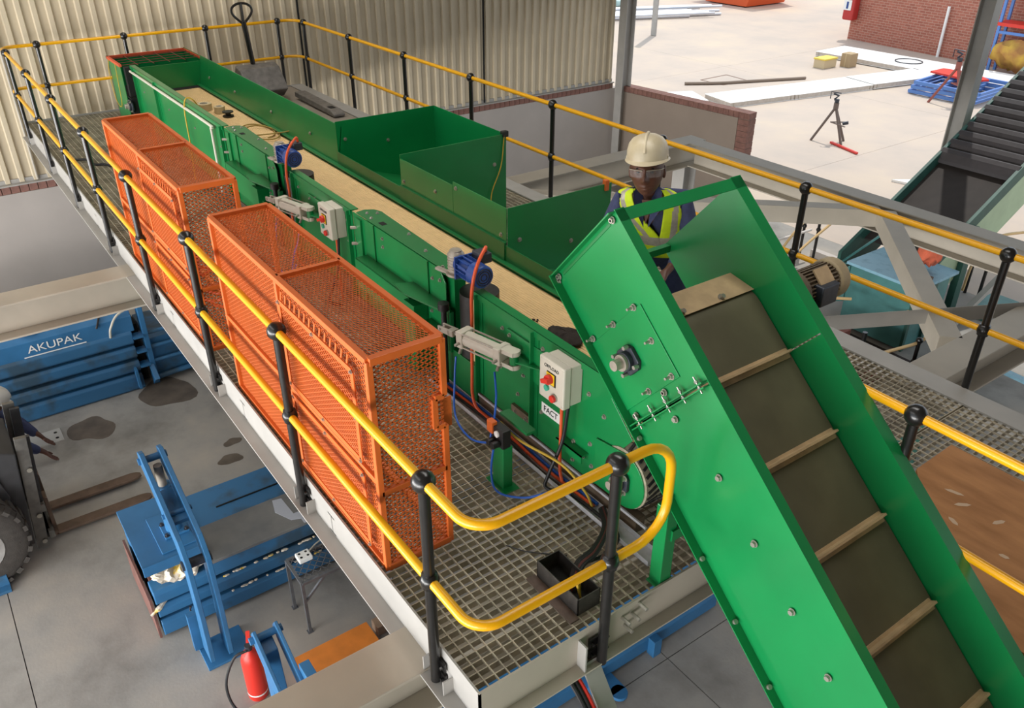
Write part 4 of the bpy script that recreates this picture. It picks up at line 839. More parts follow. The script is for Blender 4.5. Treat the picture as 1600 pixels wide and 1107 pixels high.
def baler(label):
    r = thing('baling_press', label, 'baling press', (-4.0, .5, FZ), 'blue baling presses under the platform')
    # discharge chamber with lid
    MB().box(-4.40, -3.56, -.70, -.22, -2.03, -2.0).box(-3.57, -3.55, -.70, -.22, -2.10, -2.0).build('lid_plate', BLUE, r, bevel=.004)
    MB().box(-4.13, -3.62, -.52, -.24, -2.0, -1.985).build('lid_pad', BLUE, r, bevel=.004)
    MB().box(-4.40, -3.60, -.66, -.20, -2.76, -2.30).build('bale_core', RUST, r)
    MB().box(-4.42, -3.54, -.72, -.70, -2.78, -2.34).build('end_lip', RUST, r)
    for z0, z1 in ((-2.42, -2.27), (-2.57, -2.44), (-2.78, -2.60)): ribbar(MB(), -3.70, -3.52, -.68, -.22, z0, z1).build('side_channel', BLUE, r, bevel=.008)
    for z0, z1 in ((-2.42, -2.27), (-2.57, -2.44), (-2.78, -2.60)): MB().prism([(-4.45, z0), (-4.30, z0), (-4.30, z1), (-4.45, z1)], 'y', -.68, -.22).build('side_channel', BLUE, r, bevel=.008)
    mb = MB(); mb.ell((-3.63, -.42, -2.185), .13, .22, .085, 36, 18)
    mb.v = [tuple(Vector(p) + Vector((.02 * math.sin(p[1] * 70), .015 * math.sin(p[2] * 90 + p[0] * 60), .022 * math.sin(p[1] * 50 + p[0] * 40)))) for p in mb.v]
    o = mb.build('waste_bulge', WASTE, r); o['kind'] = 'stuff'
    MB().tube(smooth_path([(-3.58, -.60, -2.43), (-3.54, -.66, -2.45), (-3.52, -.74, -2.48)], 4), [.02] * 4 + [.025] * 2 + [.012] * 3, 6).build('waste_strip', WASTE, r)
    # cylinder and clamp arm
    cy = MB().cyl((-3.86, -.35, -1.98), (-3.86, -.35, -1.50), .068, 24).build('cylinder', BLUE, r, smooth=True)
    MB().cyl((-3.86, -.35, -1.50), (-3.86, -.35, -1.30), .035, 16).build('piston_rod', SILVER, cy, smooth=True)
    MB().box(-3.96, -3.76, -.45, -.25, -1.985, -1.96).build('base_plate', BLUE, cy, bevel=.004); 
    mb = MB()
    for u in (-.08, .08):
        for v in (-.08, .08): mb.bolt((-3.86 + u, -.35 + v, -1.96), (0, 0, 1), .014, .022)
    mb.build('bolts', CASTDK, cy)['kind'] = 'stuff'
    arm = [(-3.20, -2.74), (-3.00, -2.74), (-2.96, -2.2), (-2.98, -1.66), (-3.10, -1.50), (-3.90, -1.17), (-3.99, -1.20), (-3.99, -1.32), (-3.90, -1.35), (-3.25, -1.62), (-3.14, -1.74), (-3.12, -2.2)]
    for y in (-.45, -.30): MB().prism(arm, 'y', y - .008, y + .03).build('arm_plate', BLUE, r, bevel=.004)
    for x, z, rd in ((-3.93, -1.26, .03), (-3.08, -1.72, .04), (-3.4, -1.46, .02)): MB().cyl((x, -.475, z), (x, -.25, z), rd, 14).build('pin', CASTDK if rd == .04 else BLUE, r, smooth=True)
    MB().box(-3.75, -3.3, -.425, -.30, -1.5, -1.47).build('arm_web', BLUE, r)
    MB().box(-3.30, -2.98, -.49, -.13, FZ, FZ + .025).build('foot_plate', BLUE, r, bevel=.003)
    MB().prism([(-3.28, -2.77), (-3.22, -2.77), (-3.19, -2.35), (-3.25, -2.35)], 'y', -.52, -.40).build('foot_gusset', BLUE, r)
    MB().tube([Vector((-3.30, -.46 - .01 * math.sin(i), -2.35 - i * .03)) for i in range(14)], [.012, .006] * 7, 6).build('chain', CASTDK, r)
    # press body
    MB().box(-4.62, -3.96, -.20, 3.35, -2.78, -2.28).build('rear_body', BLUEW, r, bevel=.006)
    MB().box(-4.30, -4.29, .1, 3.3, -2.28, -2.268).build('seam', DARK, r)
    MB().box(-3.97, -3.49, -.20, 3.35, -2.19, -2.16).build('wear_plate', GREYTOP, r, bevel=.003)
    MB().box(-3.96, -3.60, -.20, 3.35, -2.78, -2.19).build('ram_box', DARK, r)
    for z0, z1 in ((-2.36, -2.17), (-2.56, -2.40), (-2.78, -2.60)): ribbar(MB(), -3.66, -3.50, -.20, 3.35, z0, z1).build('side_channel', BLUEW, r, bevel=.006)
    mb = MB(); rnd = random.Random(4)
    for i in range(70):
        y = rnd.uniform(-.1, 1.6); z = rnd.choice((-2.385, -2.585)); mb.ell((-3.515, y, z + rnd.uniform(-.006, .006)), .012, rnd.uniform(.01, .035), .009, 6, 4)
    mb.build('waste_crumbs', WASTE, r)['kind'] = 'stuff'
    MB().box(-3.62, -3.52, 2.2, 2.32, -2.8, -2.3).build('corner_lug', BLUE, r, bevel=.006)
    MB().prism(PATCH, 'z', -2.161, -2.157).build('paint_patch', mat('spilt_grey_paint', (176, 180, 190), .25), r)
    return r
b2 = baler('blue baling press with yellow and white waste squeezed under its lid, below the near cage')
b3 = thing('baling_press', 'blue baling press under the near steel beam, its strut arm beside the fire extinguisher', 'baling press', (-1.6, .5, FZ), 'blue baling presses under the platform')
MB().box(-1.80, -1.09, .10, 3.35, -2.78, -2.02).build('press_body', BLUEW, b3, bevel=.01)
for z0, z1 in ((-2.2, -2.04), (-2.5, -2.3), (-2.79, -2.6)): ribbar(MB(), -1.17, -1.04, .05, 3.38, z0, z1).build('side_channel', BLUE, b3, bevel=.008)
for y in (1.9, 2.55): MB().box(-1.05, -.97, y, y + .09, -2.8, -2.62).build('corner_lug', BLUE, b3, bevel=.006)
MB().cyl((-.86, 2.07, FZ + .03), (-.86, 2.07, FZ + .06), .07, 20).box(-1.05, -.86, 2.0, 2.14, FZ + .03, FZ + .06).build('lifting_lug', BLUE, b3, bevel=.004)
for y in (-.26, -.10): MB().prism([(-2.26, -1.84), (-2.20, -1.76), (-1.62, -2.06), (-1.60, -2.20), (-1.72, -2.20), (-2.20, -1.93)], 'y', y, y + .025).build('arm_plate', BLUE, b3, bevel=.004)
MB().prism([(-2.25, -1.86), (-2.10, -1.92), (-2.0, -2.75), (-2.16, -2.75)], 'y', -.23, -.13).build('strut', BLUE, b3, bevel=.006)
MB().cyl((-2.2, -.29, -1.84), (-2.2, -.05, -1.84), .028, 14).build('pin', BLUE, b3, smooth=True)
MB().box(-1.86, -1.62, -.075, .0, -2.02, -1.88).build('pin_bracket', BLUE, b3, bevel=.004)
MB().cyl((-1.74, .0, -1.95), (-1.74, .03, -1.95), .03, 12).build('bolt', CASTDK, b3)
MB().box(-1.86, -1.6, -.26, .12, -2.3, -2.2).build('arm_seat', BLUE, b3, bevel=.004)
MB().prism([(-2.2, -2.5), (-1.9, -2.3), (-1.9, -2.78), (-2.2, -2.78)], 'y', -.05, -.02).build('rust_gusset', RUST, b3)
# scalloped plate label on the press under the near corner
st = tag(MB().box(-1.036, -1.031, .45, .74, -2.19, -2.05).build('maker_plate', WHITE, None), 'white maker plate with black letters on the press under the near platform corner', 'plate')
text('AKUPAK', .09, frame_m((-1.030, .595, -2.12), (0, 1, 0), (0, 0, 1)), DARK, 'lettering', st)
# far press with its lettering
b1 = thing('baling_press', 'long blue baling press lettered AKUPAK against the back of the hall', 'baling press', (-8.2, -1.5, FZ))
MB().prism([(-8.75, -2.0), (-7.72, -2.0), (-7.72, -1.80), (-7.80, -1.73), (-8.75, -1.73)], 'y', -5.0, .30).build('hood', BLUE, b1, bevel=.006)
MB().box(-8.7, -7.85, -5.0, .36, -2.76, -1.98).build('ram_box', DARK, b1)
for z0, z1 in ((-2.17, -1.99), (-2.36, -2.20), (-2.55, -2.40), (-2.80, -2.58)): ribbar(MB(), -7.90, -7.69, -5.0, .26, z0, z1).build('side_channel', BLUEW, b1, bevel=.008)
text('AKUPAK', .13, frame_m((-7.716, -.56, -1.895), (0, 1, 0), (0, 0, 1)), WHITE, 'lettering', b1, sx=1.15)
MB().box(-7.716, -7.713, -.90, -.24, -1.985, -1.972).build('underline', WHITE, b1)
MB().box(-7.85, -7.70, .38, .44, -2.78, -1.45).prism([(-7.7, -2.78), (-7.5, -2.62), (-7.7, -2.5)], 'y', .36, .42).build('end_frame', BLUE, b1, bevel=.006)
for z in (-2.08, -2.28, -2.48): MB().box(-7.80, -7.66, .26, .38, z - .012, z + .012).build('frame_rib', BLUE, b1); MB().cyl((-7.74, .44, z), (-7.74, 1.0, z), .025, 10).build('tie_rod', BLUEW, b1, smooth=True)
MB().box(-8.6, -7.8, .44, 1.5, -2.76, -2.2).build('rear_body', BLUEW, b1, bevel=.01)
MB().cyl((-7.74, .40, -2.72), (-7.74, 1.2, -2.68), .035, 12).build('tie_rod', BLUEW, b1, smooth=True)
MB().prism([(-7.72, -2.74), (-7.60, -2.74), (-7.62, -2.5), (-7.72, -2.46)], 'y', .18, .21).build('foot_lug', BLUE, b1)
MB().prism([(-8.2, -1.73), (-7.95, -1.73), (-8.2, -1.58)], 'y', -.30, -.285).build('gusset', BLUE, b1)
tag(MB().prism([(-7.93, -1.73), (-7.74, -1.73), (-7.78, -1.60), (-7.90, -1.60)], 'y', -.86, -.68).build('red_cover', RED, None, bevel=.015), 'red plastic cover sitting on the hood of the lettered blue press', 'cover')
tag(MB().box(-8.05, -7.85, .02, .22, -1.73, -1.64).build('plug_housing', WHITE, None, bevel=.02), 'white plug housing among black cables on the lettered press', 'plug')
for i in range(4): cord('machine_cable', ('first', 'second', 'third', 'fourth')[i] + ' black cable piled on the hood of the lettered blue press', [(-8.3 + .05 * i, -.4 + .1 * i, -1.71), (-8.1, -.1 + .08 * i, -1.68), (-7.95 + .03 * i, .2, -1.70), (-8.2, .35 - .05 * i, -1.69)], .014, CABLE_K)
cord('machine_cable', 'grey hose bending over the end frame of the lettered press', [(-7.70, .02, -2.0), (-7.66, .05, -1.85), (-7.72, .2, -1.72), (-7.75, .6, -1.66), (-7.8, .9, -1.7)], .014, BOXGREY)
cord('plug_cable', 'black cable with a plug hanging over the face of the lettered press', [(-7.95, .1, -1.70), (-7.78, -.02, -1.72), (-7.71, -.08, -1.80), (-7.70, -.10, -1.84)], .012, CABLE_K)
sw = thing('switch_box', 'dark switch box with a blue rim on the end frame of the lettered press', 'switch box', (-7.78, .42, -1.6))
MB().box(-7.86, -7.66, .38, .56, -1.60, -1.36).build('box', DARK, sw); MB().box(-7.67, -7.64, .37, .57, -1.62, -1.54).build('rim', MOTOR, sw, bevel=.004)
# oil patches and small floor debris are stains with a thin edge of their own
OIL = mat('oil_stain', (98, 88, 78), .5, var=.2, scale=6)
def stain(label, c, rx, ry, seed):
    rnd = random.Random(seed); n = 28; ph = [rnd.uniform(0, 6.28) for _ in range(4)]
    pts = []
    for i in range(n):
        t = 2 * math.pi * i / n; q = 1 + .12 * math.sin(2 * t + ph[0]) + .10 * math.sin(3 * t + ph[1]) + .06 * math.sin(5 * t + ph[2])
        pts.append((c[0] + rx * q * math.cos(t), c[1] + ry * q * math.sin(t)))
    return tag(MB().prism(pts, 'z', FZ + .0005, FZ + .002).build('oil_stain', OIL, None), label, 'stain')
stain('large dark oil stain spreading from under the end of the lettered press', (-7.45, .45), .33, .34, 1)
stain('round dark oil stain on open concrete between the lettered press and the forks', (-7.15, -.50), .26, .24, 2)
stain('small oil stain near the tail of the waste-filled press', (-5.95, .75), .07, .10, 5)
stain('faint small oil stain beside the smallest one', (-5.65, .62), .10, .12, 6)
mb = MB().box(-7.38, -7.10, -1.12, -.80, FZ, FZ + .008).build('steel_angle', STEEL, None); mb.rotation_euler = (0, 0, 0)
tag(mb, 'grey steel plate on the floor under the crouching worker hand', 'plate')
for u, v in ((-7.30, -.86), (-7.18, -.86)): MB().cyl((u, v, FZ + .008), (u, v, FZ + .012), .018, 10).build('bolt_hole', DARK, mb)
# mesh-topped table with multi-plug
tb = thing('mesh_table', 'low grey steel table with an open mesh top beside the waste-filled press', 'table', (-3.05, .64, FZ))
tx0, tx1, ty0, ty1, tz = -3.22, -2.89, .35, .94, FZ + .56
TG = mat('raw_grey_steel', (112, 114, 118), .45, .5, var=.15, scale=14)
for x, y in ((tx0, ty0), (tx1, ty0), (tx0, ty1), (tx1, ty1)): MB().box(x - .013, x + .013, y - .013, y + .013, FZ + .006, tz).box(x - .025, x + .025, y - .025, y + .025, FZ, FZ + .006).build('leg', TG, tb)
MB().beam((tx0, ty0, tz), (tx1, ty0, tz), .025, .025).beam((tx0, ty1, tz), (tx1, ty1, tz), .025, .025).beam((tx0, ty0, tz), (tx0, ty1, tz), .025, .025).beam((tx1, ty0, tz), (tx1, ty1, tz), .025, .025).build('top_frame', TG, tb)
MB().beam((tx1, ty0 + .01, tz - .2), (tx1, ty0 + .2, tz - .01), .02, .02).build('brace', TG, tb)
expanded_mesh('mesh_top', (tx0, ty0, tz + .012), (0, 1, 0), (1, 0, 0), ty1 - ty0, tx1 - tx0, TG, tb, a=.07, b=.085, sw=.009, th=.005)
pg = thing('multi_plug', 'white multi-plug adaptor lying on the mesh-topped table', 'plug', (-3.14, .49, tz + .02))
MB().box(-3.20, -3.09, .42, .54, tz + .016, tz + .06).build('body', WHITE, pg, bevel=.008)
for u, v in ((-3.17, .45), (-3.12, .45), (-3.17, .51), (-3.12, .51)): MB().cyl((u, v, tz + .0595), (u, v, tz + .061), .012, 10).build('socket', DARK, pg)
cord('plug_lead', 'grey lead running from the multi-plug across the mesh-topped table', [(-3.18, .54, tz + .04), (-3.25, .66, tz + .03), (-3.28, .84, tz + .03), (-3.3, 1.1, tz + .05)], .006, BOXGREY)
tag(MB().box(-2.62, -2.50, .80, .92, FZ, FZ + .10).build('timber_block', mat('old_timber', (168, 140, 116), .8, var=.2, scale=6), None, bevel=.006), 'short timber block on the floor next to the near steel beam', 'timber')
tag(MB().beam((-2.50, .92, FZ), (-2.62, 1.02, FZ + .62), .05, .05).build('steel_prop', TG, None), 'leaning grey steel prop standing by the timber block', 'prop')
# fire extinguisher
fe = thing('fire_extinguisher', 'red fire extinguisher with a long black hose beside the clamp arm of the second press', 'fire extinguisher', (-2.56, -.24, FZ))
ex = MB(); P0 = Vector((-2.54, -.24, FZ))
ex.rings([[P0 + Vector((q * math.cos(t), q * math.sin(t), z)) for t in np.linspace(0, 2 * math.pi, 22, endpoint=False)] for q, z in ((.07, 0), (.078, .02), (.078, .42), (.06, .48), (.03, .51), (.025, .54))]).build('cylinder', RED, fe, smooth=True)
MB().rings([[P0 + Vector((.0795 * math.cos(t), .0795 * math.sin(t), z)) for t in np.linspace(0, 2 * math.pi, 22, endpoint=False)] for z in (.06, .075)], cap=False).build('white_band', WHITE, fe)
MB().beam(P0 + Vector((0, 0, .55)), P0 + Vector((-.10, .04, .60)), .03, .02).beam(P0 + Vector((0, 0, .54)), P0 + Vector((-.08, .07, .55)), .025, .015).build('lever', RED, fe)
MB().cyl(P0 + Vector((0, 0, .52)), P0 + Vector((0, 0, .57)), .028, 12).build('valve', CASTDK, fe, smooth=True)
MB().tube(smooth_path([P0 + Vector((.02, -.02, .54)), P0 + Vector((-.0, -.12, .5)), P0 + Vector((.02, -.22, .30)), P0 + Vector((.10, -.21, .10)), P0 + Vector((.22, -.10, .02)), P0 + Vector((.30, -.02, .01))], 6), .011, 8).build('hose', RUBBER, fe, smooth=True)
# orange steel pallet
op = thing('steel_pallet', 'orange steel pallet on the floor partly under the near steel beam', 'pallet', (-2.2, .4, FZ))
OP = mat('orange_pallet_paint', (226, 132, 48), .5, var=.1, scale=6)
MB().box(-2.58, -1.86, .08, .74, FZ + .11, FZ + .15).build('deck', OP, op, bevel=.004)
for x in (-2.56, -2.25, -1.94): MB().box(x, x + .07, .08, .74, FZ, FZ + .11).build('runner', OP, op, bevel=.004)
MB().box(-1.90, -1.86, .45, .74, FZ + .15, FZ + .42).build('end_stop', OP, op, bevel=.006)
# ================================================================ FORKLIFT
FKD = mat('dark_forklift_grey', (58, 58, 60), .5, .1, var=.15, scale=8)
MAST = mat('mast_steel', (108, 106, 102), .4, .4, var=.15, scale=14)
TYRE = mat('dusty_tyre', (66, 62, 58), .85, var=.15, scale=16, bump=.2)
fl = thing('forklift', 'dark grey forklift at the frame edge with two bare forks lowered to the floor', 'forklift', (-5.66, -2.0, FZ))
tilt = Vector((0, .10, 1)).normalized()
for x in (-5.32, -6.0):
    b = Vector((x, -1.32, FZ + .03)); m_ = MB(); m_.beam(b, b + tilt * 1.24, .05, .10, (0, 1, 0)); r_ = m_.build('mast_rail', MAST, fl, bevel=.004)
    mb = MB()
    for z in (.08, .38, .9): p = b + tilt * z + Vector((.036, .02, 0)); mb.cyl(p, p + Vector((.012, 0, 0)), .022, 12)
    mb.build('bolts', ZINC, r_)['kind'] = 'stuff'
    b2_ = b + Vector((-.06 if x > -5.6 else .06, .05, .1)); MB().beam(b2_, b2_ + tilt * 1.1, .04, .08, (0, 1, 0)).build('inner_rail', FKD, fl)
MB().box(-5.95, -5.36, -1.28, -1.22, FZ + .08, FZ + .50).build('carriage', FKD, fl)
for z in (.1, .42): MB().box(-6.02, -5.30, -1.24, -1.19, FZ + z, FZ + z + .08).build('carriage_bar', MAST, fl, bevel=.004)
FORK = mat('worn_brown_fork', (104, 86, 74), .45, .4, var=.2, scale=8)
for x in (-5.46, -5.88):
    t = [(x - .065, -1.18), (x + .065, -1.18), (x + .065, -.36), (x + .05, -.30), (x + .02, -.265), (x - .02, -.265), (x - .05, -.30), (x - .065, -.36)]
    f = MB().prism(t, 'z', FZ + .035, FZ + .065).box(x - .065, x + .065, -1.19, -1.155, FZ + .035, FZ + .5).build('fork', FORK, fl, bevel=.006)
MB().box(-6.05, -5.26, -3.4, -1.62, FZ + .25, FZ + 1.05).build('chassis', FKD, fl, bevel=.03)
MB().prism([(-3.2, FZ + .3), (-1.60, FZ + .3), (-1.42, FZ + .75), (-1.5, FZ + 1.15), (-3.2, FZ + 1.2)], 'x', -5.30, -5.22).build('side_panel', FKD, fl, bevel=.01)
MB().prism([(-1.62, FZ + .14), (-1.37, FZ + .14), (-1.27, FZ + 1.15), (-1.60, FZ + 1.3)], 'x', -5.95, -5.25).build('cowl', FKD, fl, bevel=.01)
text('R-C', .09, frame_m((-5.215, -1.60, FZ + 1.02), (0, 1, 0), (0, 0, 1)), mat('faded_red_letters', (150, 92, 84), .6), 'lettering', fl)
def wheel(x, y, R_, wd, par):
    mb = MB(); c = Vector((x, y, FZ + R_)); n = 36
    prof = [(-wd / 2, R_ * .56), (-wd / 2, R_ * .88), (-wd / 2 + .03, R_ * .97), (0, R_ * .985), (wd / 2 - .03, R_ * .97), (wd / 2, R_ * .88), (wd / 2, R_ * .56)]
    mb.rings([[c + Vector((u, q * math.cos(t), q * math.sin(t))) for t in np.linspace(0, 2 * math.pi, n, endpoint=False)] for u, q in prof], cap=False)
    for i in range(24):
        t = 2 * math.pi * i / 24
        for sgn in (-1, 1):
            a = t + (0 if sgn < 0 else math.pi / 24); d = Vector((0, math.cos(a), math.sin(a))); tt = Vector((0, -math.sin(a), math.cos(a)))
            mb.obox(c + Vector((sgn * wd * .27, 0, 0)) + d * R_ * .965, Vector((wd * .24, 0, 0)) + tt * .02 * sgn, tt * .028, d * R_ * .035)
    w_ = mb.build('tyre', TYRE, par, smooth=True); RIMM = mat('dusty_grey_rim', (104, 101, 97), .6, var=.15, scale=12)
    rm = MB(); rm.rings([[c + Vector((u, q * math.cos(t), q * math.sin(t))) for t in np.linspace(0, 2 * math.pi, 28, endpoint=False)] for u, q in ((wd / 2 - .01, R_ * .58), (wd / 2 + .005, R_ * .54), (wd / 2 - .04, R_ * .46), (wd / 2 - .07, R_ * .22), (wd / 2 - .02, R_ * .18), (wd / 2 - .02, .001))], cap=False)
    rm.build('rim', RIMM, w_, smooth=True)
wheel(-5.10, -1.84, .47, .26, fl); wheel(-6.22, -1.84, .47, .26, fl)
tag(MB().box(-5.0, -4.88, -2.1, -1.66, FZ, FZ + .03).box(-5.0, -4.96, -2.1, -1.66, FZ + .03, FZ + .14).build('blue_offcut', BLUEW, None), 'blue steel offcut on the floor below the forklift tyre', 'offcut')
# ================================================================ SECOND CONVEYOR, HOPPER AND PIT RAILS BEYOND THE PLATFORM
TEAL = mat('teal_machine_paint', (76, 132, 130), .5, var=.12, scale=5)
TEALD = mat('dark_teal_paint', (44, 88, 78), .5, var=.12, scale=5)
PALEG = mat('pale_green_paint', (176, 198, 164), .55, var=.06, scale=4)
SKYTOP = mat('pale_blue_lid', (140, 186, 206), .45, scale=7, rgb2=(112, 158, 180), lo=.3, hi=.5)
c2 = thing('belt_conveyor', 'dark teal inclined conveyor with a black ribbed belt rising into the yard', 'conveyor', (-3.55, 9.2, FZ))
SL = .53; kx0, kx1 = -4.1, -3.0
def zc(y): return -1.07 + SL * (y - 11)
def cprism(x0, x1, y0, y1, d0, d1, name, m): return MB().prism([(y0, zc(y0) + d0), (y1, zc(y1) + d0), (y1, zc(y1) + d1), (y0, zc(y0) + d1)], 'x', x0, x1).build(name, m, c2, bevel=.003)
for x0, x1, m in ((kx0 - .05, kx0, TEALD), (kx1, kx1 + .05, TEALD)): cprism(x0, x1, 9.2 if x0 < -4 else 9.72, 16, -.10, 0.10, 'side_frame', m)
cprism(kx1 + .01, kx1 + .05, 9.72, 16, -.75, -.10, 'skirt_plate', PALEG); cprism(kx0 - .05, kx0 - .01, 9.2, 16, -.6, -.10, 'skirt_plate', TEALD)
cprism(kx0, kx1, 9.72, 16, -.09, -.07, 'lower_belt', mat('brown_black_belt', (44, 38, 35), .75, var=.15, scale=6))
for i in range(26):
    y = 11.25 + i * .19
    MB().prism([(y, zc(y) - .03), (y + .185, zc(y + .185) - .03), (y + .185, zc(y + .185) + .02), (y + .14, zc(y + .14) + .10), (y + .10, zc(y + .10) + .12), (y + .05, zc(y + .05) + .10), (y, zc(y) + .02)], 'x', kx0 - .03, kx1 + .03).build('belt_cover', mat('ribbed_cover_rubber', (62, 58, 60), .6, var=.1, scale=8), c2)
MB().prism([(9.95, zc(9.95) + .02), (10.0, zc(10.0) + .02), (10.0, zc(10) + .05), (9.95, zc(9.95) + .05)], 'x', kx0, kx1).build('cross_bar', TEAL, c2)
MB().beam((kx1 + .08, 10.35, FZ), (kx1 + .08, 10.35, zc(10.35)), .10, .16, (0, 1, 0)).build('support_leg', TEALD, c2)
MB().beam((kx1 + .35, 9.9, FZ + .05), (kx1 + .35, 13.5, -1.2), .08, .08).build('drain_bar', STEEL, c2)
MB().prism([(10.6, FZ), (11.6, FZ), (11.6, FZ + .03), (10.6, FZ + .03)], 'x', -2.9, -2.5).build('foot_plate', TEAL, c2)
hp = thing('feed_hopper', 'teal feed hopper box with pale blue lid below the black ribbed conveyor', 'hopper', (-3.2, 9.1, FZ))
MB().box(-3.66, -2.70, 8.78, 9.62, -2.75, -1.83).build('body', TEAL, hp, bevel=.006)
MB().box(-3.70, -2.62, 8.72, 9.66, -1.83, -1.79).build('lid', SKYTOP, hp, bevel=.004)
for y in (8.74, 9.2): MB().box(-2.70, -2.66, y, y + .06, -2.75, -1.84).build('rib', TEALD, hp)
MB().prism([(-3.66, -2.4), (-3.66, -1.85), (-4.15, -2.3), (-4.15, -2.6)], 'y', 8.76, 8.80).build('chute_plate', TEAL, hp)
MB().beam((-4.1, 9.2, -2.1), (-3.75, 9.5, -1.62), .04, .02).beam((-4.1, 9.2, -2.1), (-3.6, 9.2, -1.9), .04, .02).build('flap_stay', TEAL, hp)
SALM = mat('salmon_cloth', (226, 112, 80), .8, var=.15, scale=8, bump=.3)
o = lump('cloth_bag', 'salmon orange bag with a pale pink top sitting on the pale blue hopper lid', (-2.92, 9.35, -1.62), .17, .15, .14, SALM, 5, 'bag')
lump('pink_bundle', 'pale pink bundle on top of the orange bag', (-2.92, 9.37, -1.36), .13, .11, .04, mat('pale_pink_plastic', (226, 204, 214), .6), 9, 'bundle')
tag(MB().box(-3.15, -2.68, 9.02, 9.12, -1.79, -1.75).build('wood_offcut', mat('dark_brown_wood', (112, 90, 78), .7, var=.2, scale=8, stretch=(1, 6, 1)), None), 'brown wood offcut lying on the pale blue hopper lid', 'timber')
tr = thing('pit_trough', 'dark green trough with rusty sides below the tan diagonal brace', 'trough', (-2.6, 7.6, FZ))
MB().box(-3.6, -1.2, 6.7, 6.74, FZ, -2.25).build('side_plate', TEALD, tr); MB().box(-1.75, -1.70, 6.7, 8.7, FZ, -2.15).box(-1.75, -1.60, 6.7, 8.7, -2.15, -2.12).build('side_plate', TEALD, tr); MB().box(-3.6, -1.75, 6.7, 8.7, FZ + .002, FZ + .02).build('bottom', mat('dark_brown_mottle', (58, 46, 44), .8, var=.3, scale=5), tr)  # bottom in mottled dark brown
RUSTR = mat('rust_red_panel', (134, 78, 66), .7, var=.15, scale=5)
for x, y in ((-3.2, 7.5), (-2.7, 7.35), (-2.25, 7.3)): MB().box(x - .18, x + .2, y, y + .5, FZ + .02, FZ + .48).box(x - .2, x + .22, y - .02, y + .02, FZ + .4, FZ + .46).build('rusty_box', RUSTR, tr, bevel=.006)
for x, y, h in ((-2.95, 7.3, .9), (-2.4, 7.25, .95)): MB().cyl((x, y, FZ), (x, y, FZ + h), .03, 10).build('black_post', BLACK, tr, smooth=True)
tag(MB().beam((-2.35, 8.62, -2.3), (-1.1, 8.9, -2.5), .10, .04).build('pale_blue_rim', SKYTOP, None), 'pale blue steel rim along the dark trough behind the tan diagonal brace', 'rim')
def pitrail(name, label, posts, rails, m=None):
    r = thing(name, label, 'guard rail', (posts[0][0], posts[0][1], FZ))
    for x, y, h in posts:
        p = MB().cyl((x, y, FZ), (x, y, FZ + h), .025, 10).build('post', BLACK, r, smooth=True); MB().sphere((x, y, FZ + h), .045, 10).build('ball', BLACK, p, smooth='all'); MB().sphere((x, y, FZ + h * .5), .04, 10).build('ball', BLACK, p, smooth='all')
    for pts, mm in rails: MB().tube(smooth_path(pts, 5), .021, 8).build('rail', mm, r, smooth=True)
PALER = mat('pale_yellow_rail', (232, 196, 140), .4); WR = mat('sun_white_rail', (232, 226, 222), .4)  # white rails have the sunlight put into their colour
pitrail('pit_rail', 'low pale rail with black posts on the floor behind the steep conveyor head frame', [(-5.38, 10.5, 1.0), (-5.62, 10.45, 1.0)],
        [([(-5.50, 7.2, -1.8), (-5.50, 9.0, -1.8), (-5.5, 10.3, -1.8)], WR), ([(-5.50, 7.2, -2.3), (-5.50, 9.0, -2.3), (-5.45, 10.4, -2.3)], WR), ([(-5.38, 10.5, -1.8), (-5.36, 9.8, -2.2), (-5.30, 9.1, -2.75)], PALER), ([(-5.1, 10.7, -1.75), (-5.12, 10.6, -2.0), (-5.2, 9.9, -2.4), (-5.2, 9.3, -2.75)], PALER)])
pitrail('pit_rail', 'low yellow looped rail with black posts beside the black ribbed conveyor', [(-2.95, 11.25, 1.0), (-3.18, 11.3, 1.0)],
        [([(-3.3, 11.0, -1.55), (-3.35, 11.05, -1.9), (-3.2, 11.2, -2.15), (-2.6, 11.5, -2.2), (-2.0, 11.7, -2.2)], PALER), ([(-3.05, 10.9, -2.6), (-3.05, 11.0, -2.1), (-2.95, 11.25, -1.8), (-2.75, 11.7, -1.75), (-2.5, 12.3, -1.75)], PALER)])
pitrail('pit_rail', 'low yellow rail run in front of the rusty boxes in the dark trough', [(-2.2, 8.2, .62)], [([(-2.55, 6.75, -2.25), (-2.3, 7.9, -2.25), (-2.2, 8.3, -2.2), (-2.2, 8.55, -2.0)], PALER), ([(-3.9, 7.5, -2.1), (-3.6, 8.0, -2.1), (-3.3, 8.35, -2.1)], PALER), ([(-2.9, 8.25, -2.15), (-2.75, 8.5, -2.2), (-2.7, 8.75, -2.15)], PALER)])
tag(MB().box(-5.45, -4.6, 10.5, 10.62, FZ, FZ + .12).build('concrete_kerb', mat('pale_kerb', (196, 188, 182), .8), None), 'short pale concrete kerb at the foot of the black posts', 'kerb')
